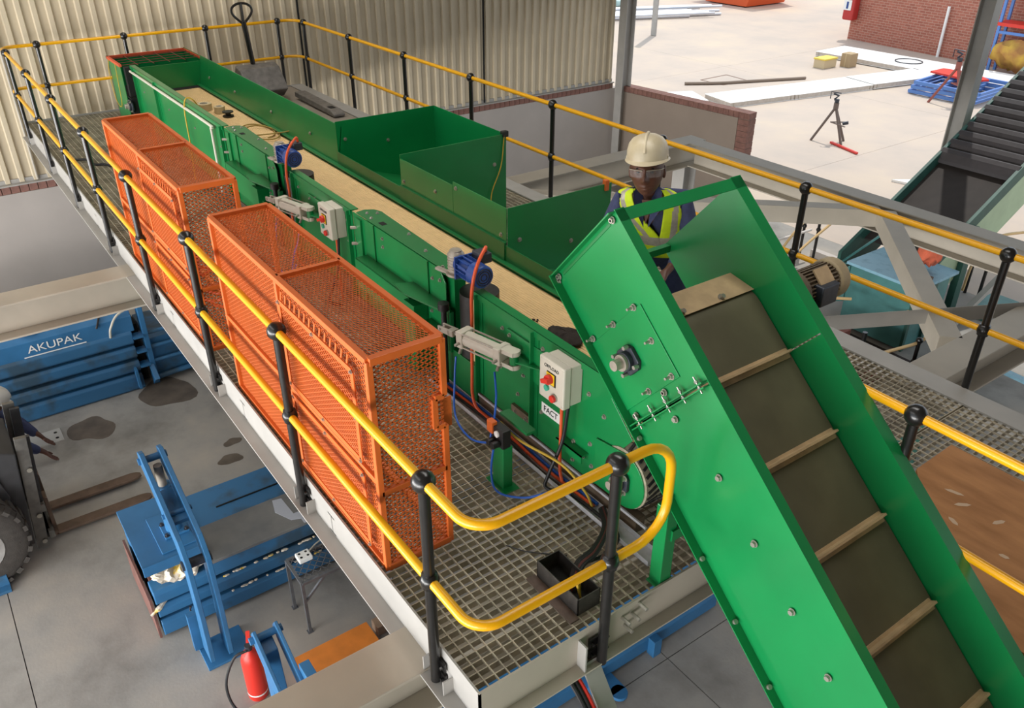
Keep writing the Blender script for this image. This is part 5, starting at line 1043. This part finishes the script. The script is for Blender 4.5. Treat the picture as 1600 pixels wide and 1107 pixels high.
# ================================================================ PEOPLE
def skinned(name, nodes, edges, m, parent, root=0, sub=2):
    """continuous limb surface: nodes {id: (point, rx, ry)}"""
    ids = list(nodes); org = ORG[parent.name]
    me = bpy.data.meshes.new(name); me.from_pydata([tuple(Vector(nodes[i][0]) - org) for i in ids], [(ids.index(a), ids.index(b)) for a, b in edges], [])
    o = bpy.data.objects.new(name, me); COL.objects.link(o); o.parent = parent; ORG[o.name] = Vector(org)
    sm = o.modifiers.new('skin', 'SKIN'); sm.use_smooth_shade = True
    sv = me.skin_vertices[0].data
    for k, i in enumerate(ids):
        sv[k].radius = nodes[i][1:3]; sv[k].use_root = (k == root)
    ss = o.modifiers.new('sub', 'SUBSURF'); ss.levels = ss.render_levels = sub
    me.materials.append(m)
    dg = bpy.context.evaluated_depsgraph_get()
    me2 = bpy.data.meshes.new_from_object(o.evaluated_get(dg)); o.modifiers.clear(); o.data = me2; me2.name = name
    if not me2.materials: me2.materials.append(m)
    return o
def head_mesh(c, M, m, parent, R=1.0):
    """head with brow, nose, lips, ears, jaw; local -Y is the face"""
    mb = MB(); nu, nv = 110, 72; rs = []
    for j in range(nv + 1):
        t = math.pi * (0.02 + .96 * j / nv); z = -math.cos(t); q = math.sin(t); r = []
        for i in range(nu):
            a = 2 * math.pi * i / nu; cx, cy = math.sin(a), -math.cos(a)   # a=0 is the face
            x, y = .080 * q * cx, .098 * q * cy; zz = .125 * z
            fr = max(0, math.cos(a)) ** 1.0
            if z < -.1: k = (-.1 - z); x *= 1 - .20 * k; y *= 1 - .18 * k * (1 if cy > 0 else .3)
            g = lambda u0, z0, su, sz: math.exp(-((x - u0) / su) ** 2 - ((zz - z0) / sz) ** 2) * fr
            y -= .030 * g(0, -.030, .015, .018) + .016 * g(0, -.005, .010, .025)             # nose
            y -= .008 * g(.0, .022, .05, .010)                                                  # brow
            y += .010 * (g(.031, .003, .015, .011) + g(-.031, .003, .015, .011))                # eye sockets
            y -= .012 * g(0, -.067, .024, .008) + .008 * g(0, -.082, .020, .008) - .006 * g(0, -.074, .024, .003)   # lips
            y -= .010 * g(0, -.110, .022, .014)                                                 # chin
            y -= .004 * (g(.040, -.03, .018, .022) + g(-.040, -.03, .018, .022))
            x += math.copysign(.004, cx) * g(math.copysign(.014, cx), -.036, .007, .010)
            r.append(Vector(c) + M @ Vector((x, y, zz)) * R)
        rs.append(r)
    mb.rings(rs)
    for s in (-1, 1):
        mb.ell(Vector(c) + M @ Vector((s * .079, .012, -.012)) * R, .010 * R, .019 * R, .032 * R, 12, 8, M)
    return mb
def hand(mb_nodes, edges, base, wrist, palm_dir, side, curl_dir, pre, fr=.0085):
    """palm and five fingers as chains rooted in the palm"""
    w = Vector(wrist); d = Vector(palm_dir).normalized(); cu = Vector(curl_dir).normalized(); s = Vector(side).normalized()
    mb_nodes[pre + 'p'] = (w + d * .05, .030, .016); edges.append((base, pre + 'p'))
    mb_nodes[pre + 'k'] = (w + d * .085, .036, .014); edges.append((pre + 'p', pre + 'k'))
    for i, (u, L) in enumerate(((-.030, .070), (-.010, .080), (.010, .076), (.028, .060))):
        a = w + d * .095 + s * u; b = a + (d * .8 + cu * .6) * L * .5; e = b + (d * .2 + cu * 1.0) * L * .45
        for nm, q, rr in (('a', a, fr), ('b', b, fr * .95), ('c', e, fr * .8)): mb_nodes[f'{pre}f{i}{nm}'] = (q, rr, rr)
        edges.extend([(pre + 'k', f'{pre}f{i}a'), (f'{pre}f{i}a', f'{pre}f{i}b'), (f'{pre}f{i}b', f'{pre}f{i}c')])
    a = w + d * .045 - s * .042; b = a + (d * .6 - s * .3 + cu * .4) * .035; e = b + (d * .8 + cu * .5) * .028
    for nm, q in (('a', a), ('b', b), ('c', e)): mb_nodes[pre + 't' + nm] = (q, fr * 1.1, fr * 1.1)
    edges.extend([(pre + 'p', pre + 'ta'), (pre + 'ta', pre + 'tb'), (pre + 'tb', pre + 'tc')])
def helmet(c, M, parent, R=1.0, m=HELMET):
    c = Vector(c); mb = MB(); rs = []
    prof = [(0.0, 1.0), (.012, 1.0), (.05, .985), (.085, .90), (.11, .72), (.126, .45), (.133, .12)]
    for z, q in prof: rs.append([c + M @ Vector((.112 * q * math.sin(a), .014 - .138 * q * math.cos(a), .040 + z)) * R for a in np.linspace(0, 2 * math.pi, 36, endpoint=False)])
    h = mb.rings(rs).build('hard_hat', m, parent, smooth=True)
    br = MB(); n = 36; r0, r1, r2 = [], [], []
    for a in np.linspace(0, 2 * math.pi, n, endpoint=False):
        f = max(0, math.cos(a)) ** 1.5
        r0.append(c + M @ Vector((.110 * math.sin(a), .014 - .136 * math.cos(a), .048)) * R)
        r1.append(c + M @ Vector((.122 * math.sin(a), .014 - (.148 + .035 * f) * math.cos(a), .038 - .006 * f)) * R)
        r2.append(c + M @ Vector((.108 * math.sin(a), .014 - .134 * math.cos(a), .036)) * R)
    br.rings([r0, r1, r2], cap=False).build('brim', m, h, smooth=True)
    rd = MB(); rd.tube([c + M @ Vector((0, .014 - (.138 * math.cos(t) + .003), .062 + .115 * math.sin(t))) * R for t in np.linspace(.25, math.pi - .2, 14)], .008 * R, 8)
    rd.build('crown_ridge', m, h, smooth=True)
    for s in (-1, 1): MB().box(-.006, .006, -.02, .02, -.014, .014).xf(Matrix.Translation(c) @ M.to_4x4() @ Matrix.Translation((s * .113, .0, .052)) @ Matrix.Diagonal((1, 1, 1, 1))).build('side_slot', m, h, bevel=.004)
    return h
WB = Vector((-1.32, 2.40, 0)); WF = Vector((.72, -.69, 0)).normalized(); WRt = Vector((WF.y, -WF.x, 0))   # worker's own right
def W(a, b, z): return WB + WF * a + WRt * b + Vector((0, 0, z + .075 * min(1, z / .6)))
worker = thing('person', 'worker in cream hard hat and yellow vest bending over the steep conveyor head', 'person', WB)
nd = {'pel': (W(-.06, -.08, .74), .15, .12), 'wai': (W(.0, -.06, .87), .135, .105), 'che': (W(.09, 0, 1.02), .15, .11), 'nkb': (W(.17, .03, 1.15), .06, .06), 'nk': (W(.205, .04, 1.22), .055, .055),
      'shR': (W(.12, .185, 1.08), .062, .06), 'shL': (W(.10, -.185, 1.10), .062, .06), 'elR': (W(.20, .27, .84), .045, .045), 'elL': (W(.16, -.25, .85), .045, .045),
      'wrR': (W(.40, .12, .775), .030, .026), 'wrL': (W(.40, -.12, .765), .030, .026),
      'hiR': (W(-.08, .03, .68), .095, .095), 'hiL': (W(-.08, -.19, .68), .095, .095), 'knR': (W(.0, .05, .38), .06, .06), 'knL': (W(.0, -.22, .38), .06, .06),
      'anR': (W(-.08, .06, .08), .04, .045), 'anL': (W(-.08, -.24, .08), .04, .045), 'toR': (W(.10, .07, .04), .04, .03), 'toL': (W(.10, -.25, .04), .04, .03)}
ed = [('pel', 'wai'), ('wai', 'che'), ('che', 'nkb'), ('nkb', 'nk'), ('che', 'shR'), ('che', 'shL'), ('shR', 'elR'), ('shL', 'elL'), ('elR', 'wrR'), ('elL', 'wrL'),
      ('pel', 'hiR'), ('pel', 'hiL'), ('hiR', 'knR'), ('hiL', 'knL'), ('knR', 'anR'), ('knL', 'anL'), ('anR', 'toR'), ('anL', 'toL')]
GLOVE = mat('dusty_glove', (168, 150, 124), .8, var=.2, scale=30)
body = {k: (p, rx * .88, ry * .88) for k, (p, rx, ry) in nd.items()}; bed = list(ed)
hand(body, bed, 'wrR', nd['wrR'][0], WF * .8 - WRt * .5 + Vector((0, 0, -.35)), WRt * .8 + WF * .4, Vector((0, 0, -1)) - WRt * .3, 'R')
hand(body, bed, 'wrL', nd['wrL'][0], WF * .8 + WRt * .5 + Vector((0, 0, -.35)), -WRt * .8 + WF * .4, Vector((0, 0, -1)) + WRt * .3, 'L')
bo = skinned('body', body, bed, SKIN, worker)
HC = W(.255, .05, 1.335)
yaw = math.atan2(WF.x, -WF.y)
HM = (Matrix.Rotation(yaw - .12, 3, 'Z') @ Matrix.Rotation(-.10, 3, 'X') @ Matrix.Rotation(-.08, 3, 'Y'))
hm_ = head_mesh(HC - HM @ Vector((0, 0, .018)), HM, SKIN, worker, 1.20); hm_.build('head', SKIN, worker, smooth='all')
helmet(HC, HM, worker, 1.05)
# eyes, brows, safety glasses
HG = HC - HM @ Vector((0, 0, .018))
for s in (-1, 1):
    e = MB().ell(HG + (HM * 1.17) @ Vector((s * .031, -.083, .003)), .012, .008, .007, 12, 8, HM).build('eye', mat('eye_dark', (40, 30, 28), .3), worker, smooth='all')
    MB().tube([HG + (HM * 1.17) @ Vector((s * (.014 + .009 * i), -.098 + .003 * i, .021 + .004 * math.sin(i))) for i in range(4)], .004, 6).build('eyebrow', DARK, worker, smooth=True)
GLS = mat('clear_lens', (225, 228, 230), .08); nt_, b_ = nodes_of(GLS); b_.inputs['Alpha'].default_value = .06; b_.inputs['Specular IOR Level'].default_value = .25
gl = MB()
for s in (-1, 1):
    P_ = [(s * (.008 + .066 * t), -.112 + .040 * t * t, 0) for t in np.linspace(0, 1, 7)]
    gl.rings([[HG + (HM * 1.17) @ Vector((x, y, .013)) for x, y, z in P_] + [HG + (HM * 1.17) @ Vector((x, y + .002, .016)) for x, y, z in P_[::-1]], [HG + (HM * 1.17) @ Vector((x, y - .002, -.014)) for x, y, z in P_] + [HG + (HM * 1.17) @ Vector((x, y, -.018)) for x, y, z in P_[::-1]]])
go = gl.build('safety_glasses', GLS, worker, smooth=True)
for s in (-1, 1): MB().tube([HG + (HM * 1.17) @ Vector((s * .010, -.113, .016)), HG + (HM * 1.17) @ Vector((s * .045, -.100, .017)), HG + (HM * 1.17) @ Vector((s * .076, -.072, .016)), HG + (HM * 1.17) @ Vector((s * .084, .01, .006))], .0025, 6).build('frame', GLS if False else REFLECT, go, smooth=True)
# navy overall: torso, sleeves and trousers in one skinned shell, open at the collar
cl = {k: (p, rx * 1.06 + .006, ry * 1.06 + .006) for k, (p, rx, ry) in nd.items() if k not in ('nk', 'nkb', 'toR', 'toL', 'wrR', 'wrL', 'anR', 'anL')}
cl['cuR'] = (W(.385, .135, .78), .042, .042); cl['cuL'] = (W(.385, -.135, .77), .042, .042); cl['heR'] = (W(-.07, .06, .12), .07, .07); cl['heL'] = (W(-.07, -.24, .12), .07, .07)
cl['col'] = (W(.135, .02, 1.10), .10, .085)
ce = [e for e in ed if not (set(e) & {'nk', 'nkb', 'toR', 'toL', 'wrR', 'wrL', 'anR', 'anL'})] + [('elR', 'cuR'), ('elL', 'cuL'), ('knR', 'heR'), ('knL', 'heL'), ('che', 'col')]
skinned('overall', cl, ce, NAVY, worker)
for s in (-1, 1): MB().prism3([W(.15, .035 + s * .03, 1.20), W(.20, .035 + s * .085, 1.19), W(.30, .03 + s * .075, 1.10), W(.29, .03 + s * .012, .98), W(.265, .03 + s * .02, 1.08)], WF * .008).build('collar', NAVY, worker, smooth=True)
MB().prism3([W(.262, -.005, 1.14), W(.262, .065, 1.14), W(.262, .032, .99)], WF * .006).build('chest_skin', SKIN, worker)
# vest: lofted shell round the torso with tape bands, open V at the front
spine = [(.70, -.07, -.085, .185, .15), (.75, -.05, -.08, .185, .152), (.80, -.03, -.075, .183, .152), (.85, -.005, -.065, .182, .15), (.90, .02, -.05, .185, .152), (.95, .05, -.03, .19, .155), (1.0, .08, -.01, .196, .155), (1.05, .105, .01, .198, .145), (1.10, .125, .02, .19, .125), (1.14, .14, .03, .165, .10), (1.165, .15, .03, .12, .075)]
_sp = np.array(spine); _z = np.linspace(.70, 1.165, 56); spine = [tuple([z] + [float(np.interp(z, _sp[:, 0], _sp[:, c])) for c in range(1, 5)]) for z in _z]
nV = 120; vr = []; TT = []
for z, a, b, rx, ry in spine:
    tv = max(0.0, (z - .86) * 2.1); ts = [tv + (2 * math.pi - 2 * tv) * k / (nV - 1) for k in range(nV)]; TT.append(ts)
    vr.append([W(a + ry * math.cos(t), b + rx * math.sin(t), z + .02 * math.cos(t) * (1 if z > 1.0 else .3)) for t in ts])
mv = MB(); keep = []
for i in range(len(spine) - 1):
    z = (spine[i][0] + spine[i + 1][0]) / 2
    for k in range(nV - 1):
        t = (TT[i][k] + TT[i + 1][k + 1]) / 2; ft = t if t <= math.pi else 2 * math.pi - t
        if .97 < z < 1.13 and abs(ft - math.pi / 2) < .50: continue  # arm holes
        tv = max(0.0, (z - .86) * 2.1)
        band = (.79 < z < .86) or (z > .86 and tv + .30 < ft < tv + .54 and ft < 1.3) or (z > .87 and 2.2 < ft < 2.6)
        keep.append(((i * nV + k, i * nV + k + 1, (i + 1) * nV + k + 1, (i + 1) * nV + k), 1 if band else 0))
V_ = [p for r in vr for p in r]
mv.v = [tuple(p) for p in V_]; mv.f = [f for f, _ in keep]; mv.mi = [b for _, b in keep]
vo = mv.build('hi_vis_vest', [HIVIS, REFLECT], worker, smooth='all')
sd_ = vo.modifiers.new('thick', 'SOLIDIFY'); sd_.thickness = .008; sd_.offset = 1
# second worker crouching beyond the forklift
CB = Vector((-6.97, -1.47, FZ)); CF = Vector((.15, .99, 0)).normalized(); CR = Vector((CF.y, -CF.x, 0))
def K(a, b, z): return CB + CF * a + CR * b + Vector((0, 0, z))
crouch = thing('person', 'worker in navy overalls and white hard hat crouching behind the forklift mast', 'person', CB)
kn = {'pel': (K(-.22, 0, .34), .15, .14), 'wai': (K(-.14, 0, .46), .14, .12), 'che': (K(.0, 0, .60), .155, .13), 'nkb': (K(.07, 0, .69), .06, .06), 'nk': (K(.10, 0, .73), .055, .055),
      'shR': (K(.03, .19, .60), .065, .062), 'shL': (K(.03, -.19, .60), .065, .062), 'elR': (K(.27, .24, .38), .06, .06), 'elL': (K(.26, -.23, .38), .06, .06), 'wrR': (K(.46, .16, .16), .033, .03), 'wrL': (K(.44, -.14, .18), .033, .03),
      'hiR': (K(-.2, .11, .32), .10, .10), 'hiL': (K(-.2, -.11, .32), .10, .10), 'knR': (K(.16, .17, .42), .07, .07), 'knL': (K(.12, -.16, .30), .07, .07), 'anR': (K(-.05, .17, .09), .05, .05), 'anL': (K(-.16, -.16, .09), .05, .05), 'toR': (K(.14, .18, .045), .045, .04), 'toL': (K(.04, -.16, .045), .045, .04)}
kb = {k: (p, rx * .88, ry * .88) for k, (p, rx, ry) in kn.items()}; ke = list(ed)
hand(kb, ke, 'wrR', kn['wrR'][0], CF * .5 + Vector((0, 0, -.8)), CR, CF * .6 + Vector((0, 0, -.5)), 'R'); hand(kb, ke, 'wrL', kn['wrL'][0], CF * .5 + Vector((0, 0, -.8)), -CR, CF * .6 + Vector((0, 0, -.5)), 'L')
skinned('body', kb, ke, SKIN, crouch)
KC = K(.15, 0, .80); KM = Matrix.Rotation(math.atan2(CF.x, -CF.y), 3, 'Z') @ Matrix.Rotation(.55, 3, 'X')
head_mesh(KC, KM, SKIN, crouch, 1.04).build('head', SKIN, crouch, smooth='all')
helmet(KC, KM, crouch, 1.08, mat('white_hard_hat', (205, 202, 196), .35))
kc = {k: (p, rx * 1.08 + .008, ry * 1.08 + .008) for k, (p, rx, ry) in kn.items() if k not in ('nk', 'nkb', 'toR', 'toL', 'wrR', 'wrL')}
kc['cuR'] = (K(.43, .172, .18), .05, .05); kc['cuL'] = (K(.41, -.155, .19), .05, .05)
skinned('overall', kc, [e for e in ed if not (set(e) & {'nk', 'nkb', 'toR', 'toL', 'wrR', 'wrL'})] + [('elR', 'cuR'), ('elL', 'cuL')], NAVY, crouch)
for a0, a1, z, m_, nm in ((-.04, .03, .56, HIVIS, 'hi_vis_strip'),):
    rs = []
    for dz, da in ((0, 0), (.045, .03)): rs.append([K(-.03 + da + .165 * math.cos(t), .185 * math.sin(t), z + dz + .03 * math.cos(t)) for t in np.linspace(0, 2 * math.pi, 30, endpoint=False)])
    MB().rings(rs, cap=False).build(nm, m_, crouch, smooth='all')
MB().rings([[K(.28 + .06 * math.cos(t) + d * .5, .24 + .06 * math.sin(t) - d * .2, .37 - d) for t in np.linspace(0, 2 * math.pi, 18, endpoint=False)] for d in (0, .035)], cap=False).build('elbow_strip', HIVIS, crouch, smooth='all')
# ================================================================ YARD
PANELM = mat('white_insulated_panel', (244, 243, 240), .5, var=.02, scale=2); PEDGE = mat('panel_foam_edge', (196, 186, 176), .8, var=.1, scale=12)
def panel(label, p0, p1, wd, z0=FZ, th=.14):
    p0, p1 = Vector(p0).to_3d(), Vector(p1).to_3d(); d = (p1 - p0).normalized(); s = Vector((-d.y, d.x, 0)); c = (p0 + p1) / 2
    r = thing('insulated_panel', label, 'panel', (c.x, c.y, z0), 'white insulated panels lying in the yard')
    L = (p1 - p0).length / 2; c.z = z0 + th / 2
    MB().obox(c, d * (L - .01), s * (wd / 2 - .01), (0, 0, th / 2 - .012)).build('foam_core', PEDGE, r)
    for k in (-1, 1): MB().obox(c + Vector((0, 0, k * (th / 2 - .006))), d * L, s * wd / 2, (0, 0, .006)).build('skin', PANELM, r)
    MB().obox(c - d * (L - .12), d * .01, s * (wd / 2 + .004), (0, 0, th / 2 - .02)).build('strap', REFLECT, r)
    MB().obox(c + d * (L - .12), d * .01, s * (wd / 2 + .004), (0, 0, th / 2 - .02)).build('strap', REFLECT, r)
    return r
panel('white insulated panel lying nearest the brick-ended wall', (-14.85, 15.1), (-14.05, 16.95), 1.15)
panel('white insulated panel with a torn corner, next along from the one nearest the wall', (-13.55, 17.1), (-13.15, 19.3), 1.15)
panel('white insulated panel in the middle of the row of three', (-13.13, 19.32), (-12.6, 22.2), 1.15)
panel('white insulated panel at the far end of the row before the blue frames', (-12.58, 22.22), (-12.05, 25.0), 1.15, FZ + .02)
pl = panel('long white insulated panel lying in front of the brick building', (-16.2, 25.75), (-11.9, 25.9), 1.7, FZ + .02)
panel('white insulated panel continuing the long one behind the hall column', (-11.88, 25.9), (-8.3, 26.0), 1.7, FZ + .02)
tag(MB().tube([Vector((-13.3 + .42 * math.cos(t), 25.9 + .42 * math.sin(t), FZ + .18)) for t in np.linspace(0, 2 * math.pi, 24)], .015, 6).build('wire_ring', CASTDK, None), 'dark wire ring lying on the long white panel', 'ring')
MB().tube([(-15.6, 18.05, FZ + .03), (-15.2, 18.9, FZ + .03), (-14.9, 20.0, FZ + .03), (-14.1, 21.56, FZ + .03)], .04, 8)
tag(MB().tube(smooth_path([(-15.65, 18.0, FZ + .045), (-15.1, 18.9, FZ + .045), (-14.75, 19.8, FZ + .045), (-14.05, 21.6, FZ + .045)], 5), .045, 8).build('bent_pipe', mat('dull_brown_pipe', (134, 118, 104), .7), None, smooth=True), 'long bent brown pipe lying behind the white panels', 'pipe')
fr = MB(); Q = [(-15.85, 18.9), (-15.89, 20.1), (-14.97, 20.02), (-14.98, 18.95)]
for i in range(4): fr.beam((*Q[i], FZ + .002), (*Q[(i + 1) % 4], FZ + .002), .035, .01)
structure(fr.build('ground_manhole_rim', MORTAR, None))
b = thing('carton', 'low carton with a yellow lid on the yard concrete', 'carton', (-14.85, 23.65, FZ)); MB().box(-15.05, -14.65, 23.3, 23.95, FZ, FZ + .26).build('body', mat('pale_carton', (206, 186, 150), .8), b, bevel=.01); MB().box(-15.07, -14.63, 23.28, 23.97, FZ + .26, FZ + .31).build('lid', mat('lemon_lid', (236, 208, 90), .6), b, bevel=.01)
b = thing('carton', 'taller brown carton beside the one with the yellow lid', 'carton', (-14.45, 24.3, FZ)); MB().box(-14.65, -14.3, 24.15, 24.55, FZ, FZ + .42).build('body', mat('brown_carton', (176, 152, 118), .8), b, bevel=.01); MB().box(-14.49, -14.46, 24.148, 24.552, FZ, FZ + .422).build('tape', TAPE, b)
def pipestand(label, c, s, red, rot):
    r = thing('pipe_stand', label, 'pipe stand', (*c, FZ)); M = Matrix.Rotation(rot, 3, 'Z'); c = Vector((*c, FZ))
    P = lambda x, y, z: c + M @ Vector((x, y, z)) * s
    m1 = mat('rusty_red_tube', (150, 84, 74), .6) if red else mat('grey_brown_tube', (112, 98, 90), .6)
    for q in ((-.42, -.05, 0), (.30, .22, 0), (.30, -.25, 0)): MB().tube([P(0, 0, .82), P(*q)], .03 * s, 8).build('leg', m1, r, smooth=True)
    MB().cyl(P(0, 0, .78), P(0, 0, .92), .06 * s, 10).build('collar', m1, r)
    MB().tube([P(.30, -.25, .45), P(-.05, -.02, .47), P(.30, .22, .45)], .015 * s, 6).build('spreader', m1, r)
    MB().beam(P(.22, -.02, .46), P(.34, -.02, .5), .08 * s, .06 * s).build('chain_vice', CASTDK, r)
    MB().tube([P(0, 0, .9), P(-.06, .02, 1.0), P(.02, 0, 1.08), P(-.10, 0, 1.12)], .025 * s, 6).box(0, 0, 0, 0, 0, 0).build('screw', CASTDK, r)
    MB().tube([P(-.16, 0, 1.0), P(-.16, 0, 1.16), P(.06, 0, 1.14)], .012 * s, 6).build('handle', CASTDK, r)
    MB().cyl(P(0, 0, .93), P(0, 0, 1.0), .05 * s, 10).build('vee_head', CASTDK, r)
pipestand('grey tripod pipe stand standing alone in the middle of the bright yard', (-9.45, 16.5), 1.0, False, .5)
pipestand('red tripod pipe stand in front of the stacked blue frames', (-9.75, 22.2), 1.25, True, .2)
tag(MB().beam((-9.35, 16.42, FZ + .03), (-8.45, 16.15, FZ + .03), .06, .04).build('red_bar', RED, None), 'red steel bar lying at the feet of the grey pipe stand', 'bar')
tag(MB().prism([(-6.9, 15.1), (-6.45, 15.2), (-6.1, 15.55), (-6.2, 15.75), (-6.6, 15.5)], 'z', FZ, FZ + .05).build('white_offcut', PANELM, None), 'white sheet offcut on the ground by the black ribbed conveyor', 'offcut')
PB_ = mat('sky_blue_frame', (92, 134, 200), .5); PR_ = mat('bright_red_sheet', (222, 58, 44), .5)
for k in range(3):
    z = FZ + .02 + k * .13; r = thing('flat_frame', ('bottom', 'middle', 'top')[k] + ' blue steel frame of the flat stack in the yard', 'frame', (-10.3, 23.6, z), 'stacked blue frames in the yard'); o = .06 * k
    for a, b_ in (((-11.2 + o, 22.6), (-9.3 + o, 22.6)), ((-11.4 + o, 24.6), (-9.4 + o, 24.6))): MB().beam((*a, z + .05), (*b_, z + .05), .09, .09).build('rail', PB_, r)
    for t in (0, .33, .66, 1): MB().beam((-11.2 + o + 1.9 * t, 22.6, z + .05), (-11.4 + o + 2.0 * t, 24.6, z + .05), .07, .07).build('cross_member', PB_, r)
tag(MB().prism([(-11.3, 23.7), (-9.9, 23.5), (-9.7, 24.0), (-10.4, 24.5), (-11.3, 24.4)], 'z', FZ + .42, FZ + .47).build('red_sheet', PR_, None), 'bright red sheet lying on top of the stacked blue frames', 'sheet')
# brick building
BB = mat('far_brick', (170, 108, 92), .85, rgb2=(142, 84, 70), scale=3)
nt_, b_ = nodes_of(BB); tc_ = nt_.nodes.new('ShaderNodeTexCoord'); bt = nt_.nodes.new('ShaderNodeTexBrick'); mp_ = nt_.nodes.new('ShaderNodeMapping')
mp_.inputs['Rotation'].default_value = (math.pi / 2, 0, 0); nt_.links.new(tc_.outputs['Object'], mp_.inputs[0]); nt_.links.new(mp_.outputs[0], bt.inputs[0])
bt.inputs['Scale'].default_value = 1; bt.inputs['Brick Width'].default_value = .23; bt.inputs['Row Height'].default_value = .085; bt.inputs['Mortar Size'].default_value = .009
bt.inputs['Color1'].default_value = lin((176, 108, 90)); bt.inputs['Color2'].default_value = lin((158, 94, 78)); bt.inputs['Mortar'].default_value = lin((184, 146, 128)); nt_.links.new(bt.outputs[0], b_.inputs['Base Color'])
bld = thing('brick_building', 'plain red brick building wall across the yard with a white drain pipe', 'building', (-11, 28.6, FZ))
a_, b2v = Vector((-17.6, 28.75, 0)), Vector((-2, 27.2, 0)); dd_ = (b2v - a_).normalized(); nn = Vector((-dd_.y, dd_.x, 0)); cc = (a_ + b2v) / 2 + nn * 4; cc.z = FZ + 1.6
MB().obox(cc, dd_ * (b2v - a_).length / 2, nn * 4, (0, 0, 1.6)).build('walls', BB, bld)
MB().obox(cc + Vector((0, 0, 1.66)), dd_ * ((b2v - a_).length / 2 + .15), nn * 4.15, (0, 0, .06)).build('roof_edge', MORTAR, bld)
MB().cyl((-13.66, 28.25, FZ), (-13.66, 28.25, FZ + 1.62), .05, 10).build('drain_pipe', PANELM, bld, smooth=True)
hz = thing('hose_reel_box', 'red fire hose box with a white sign on the corner of the brick building', 'hose box', (-17.5, 28.6, -1.9)); MB().box(-17.75, -17.3, 28.35, 28.72, -2.1, -1.15).build('box', mat('red_hose_box', (186, 52, 48), .5), hz, bevel=.06); MB().box(-17.77, -17.755, 28.42, 28.68, -1.75, -1.4).box(-17.74, -17.42, 28.335, 28.348, -1.75, -1.4).build('sign', PANELM, hz); MB().box(-17.62, -17.54, 28.325, 28.334, -1.7, -1.46).build('pictogram', MOTOR, hz)
rk = thing('scrap_rack', 'blue steel rack with red sheets and yellow sacks against the brick building', 'rack', (-10.4, 27.0, FZ))
for x in (-11.45, -10.5, -9.55):
    for y in (27.4, 27.85): MB().beam((x, y, FZ), (x, y, FZ + 2.5), .08, .08, (0, 1, 0)).build('post', PB_, rk)
for z in (.7, 1.2, 2.35): MB().beam((-11.5, 27.4, FZ + z), (-9.0, 27.4, FZ + z), .06, .08).build('beam', PB_, rk)
MB().obox((-10.3, 27.6, FZ + 1.45), (1.2, 0, 0), (0, .25, .02), (0, -.01, .05)).build('red_sheet', PR_, rk); MB().box(-11.4, -9, 27.4, 27.8, FZ + 2.4, FZ + 2.5).build('red_top', PR_, rk)
lump('yellow_sack', 'crumpled yellow and brown sacking at the foot of the blue rack', (-10.3, 27.30, FZ + .42), 1.15, .16, .40, mat('yellow_sacking', (216, 176, 70), .8, rgb2=(172, 116, 66), scale=2), 4, 'sacking')
sk = thing('orange_skip', 'orange waste skip standing across the yard', 'skip', (-26, 33, FZ)); SKO = mat('orange_skip_paint', (222, 92, 38), .5)
MB().prism([(-27.6, FZ + .05), (-25.1, FZ + .05), (-24.6, FZ + 1.4), (-28.2, FZ + 1.4)], 'y', 31.7, 34.4).build('body', SKO, sk); MB().box(-28.3, -24.5, 31.6, 34.5, FZ + 1.4, FZ + 1.5).build('rim', SKO, sk)
SGP = mat('silver_pipe_stack', (206, 208, 214), .35, .5)
for i in range(14):
    lay, k = i // 6, i % 6; a = .38; u = Vector((math.sin(a), math.cos(a), 0)); v = Vector((u.y, -u.x, 0))
    c = Vector((-26.0, 25.6, FZ + .06 + lay * .115)) + v * (k * .30 + lay * .15 - .9) + u * random.uniform(-1.2, 1.2)
    tag(MB().tube([c - u * 3.2, c + u * 3.2], .055, 8).build('steel_pipe', SGP, None, smooth=True), 'long silver steel pipe in the loose stack across the yard', 'pipe', 'silver pipes stacked across the yard')
lump('tarpaulin', 'pale turquoise tarpaulin at the far end of the silver pipes', (-28.0, 26.0, FZ + .3), .9, 1.1, .3, mat('pale_turquoise_sheet', (196, 226, 222), .6), 6, 'tarpaulin')
tag(MB().box(-22.42, -22.16, 23.08, 23.14, FZ, 3).build('yard_post', STEEL, None, bevel=.01), 'flat grey post standing in the yard before the silver pipes', 'post')
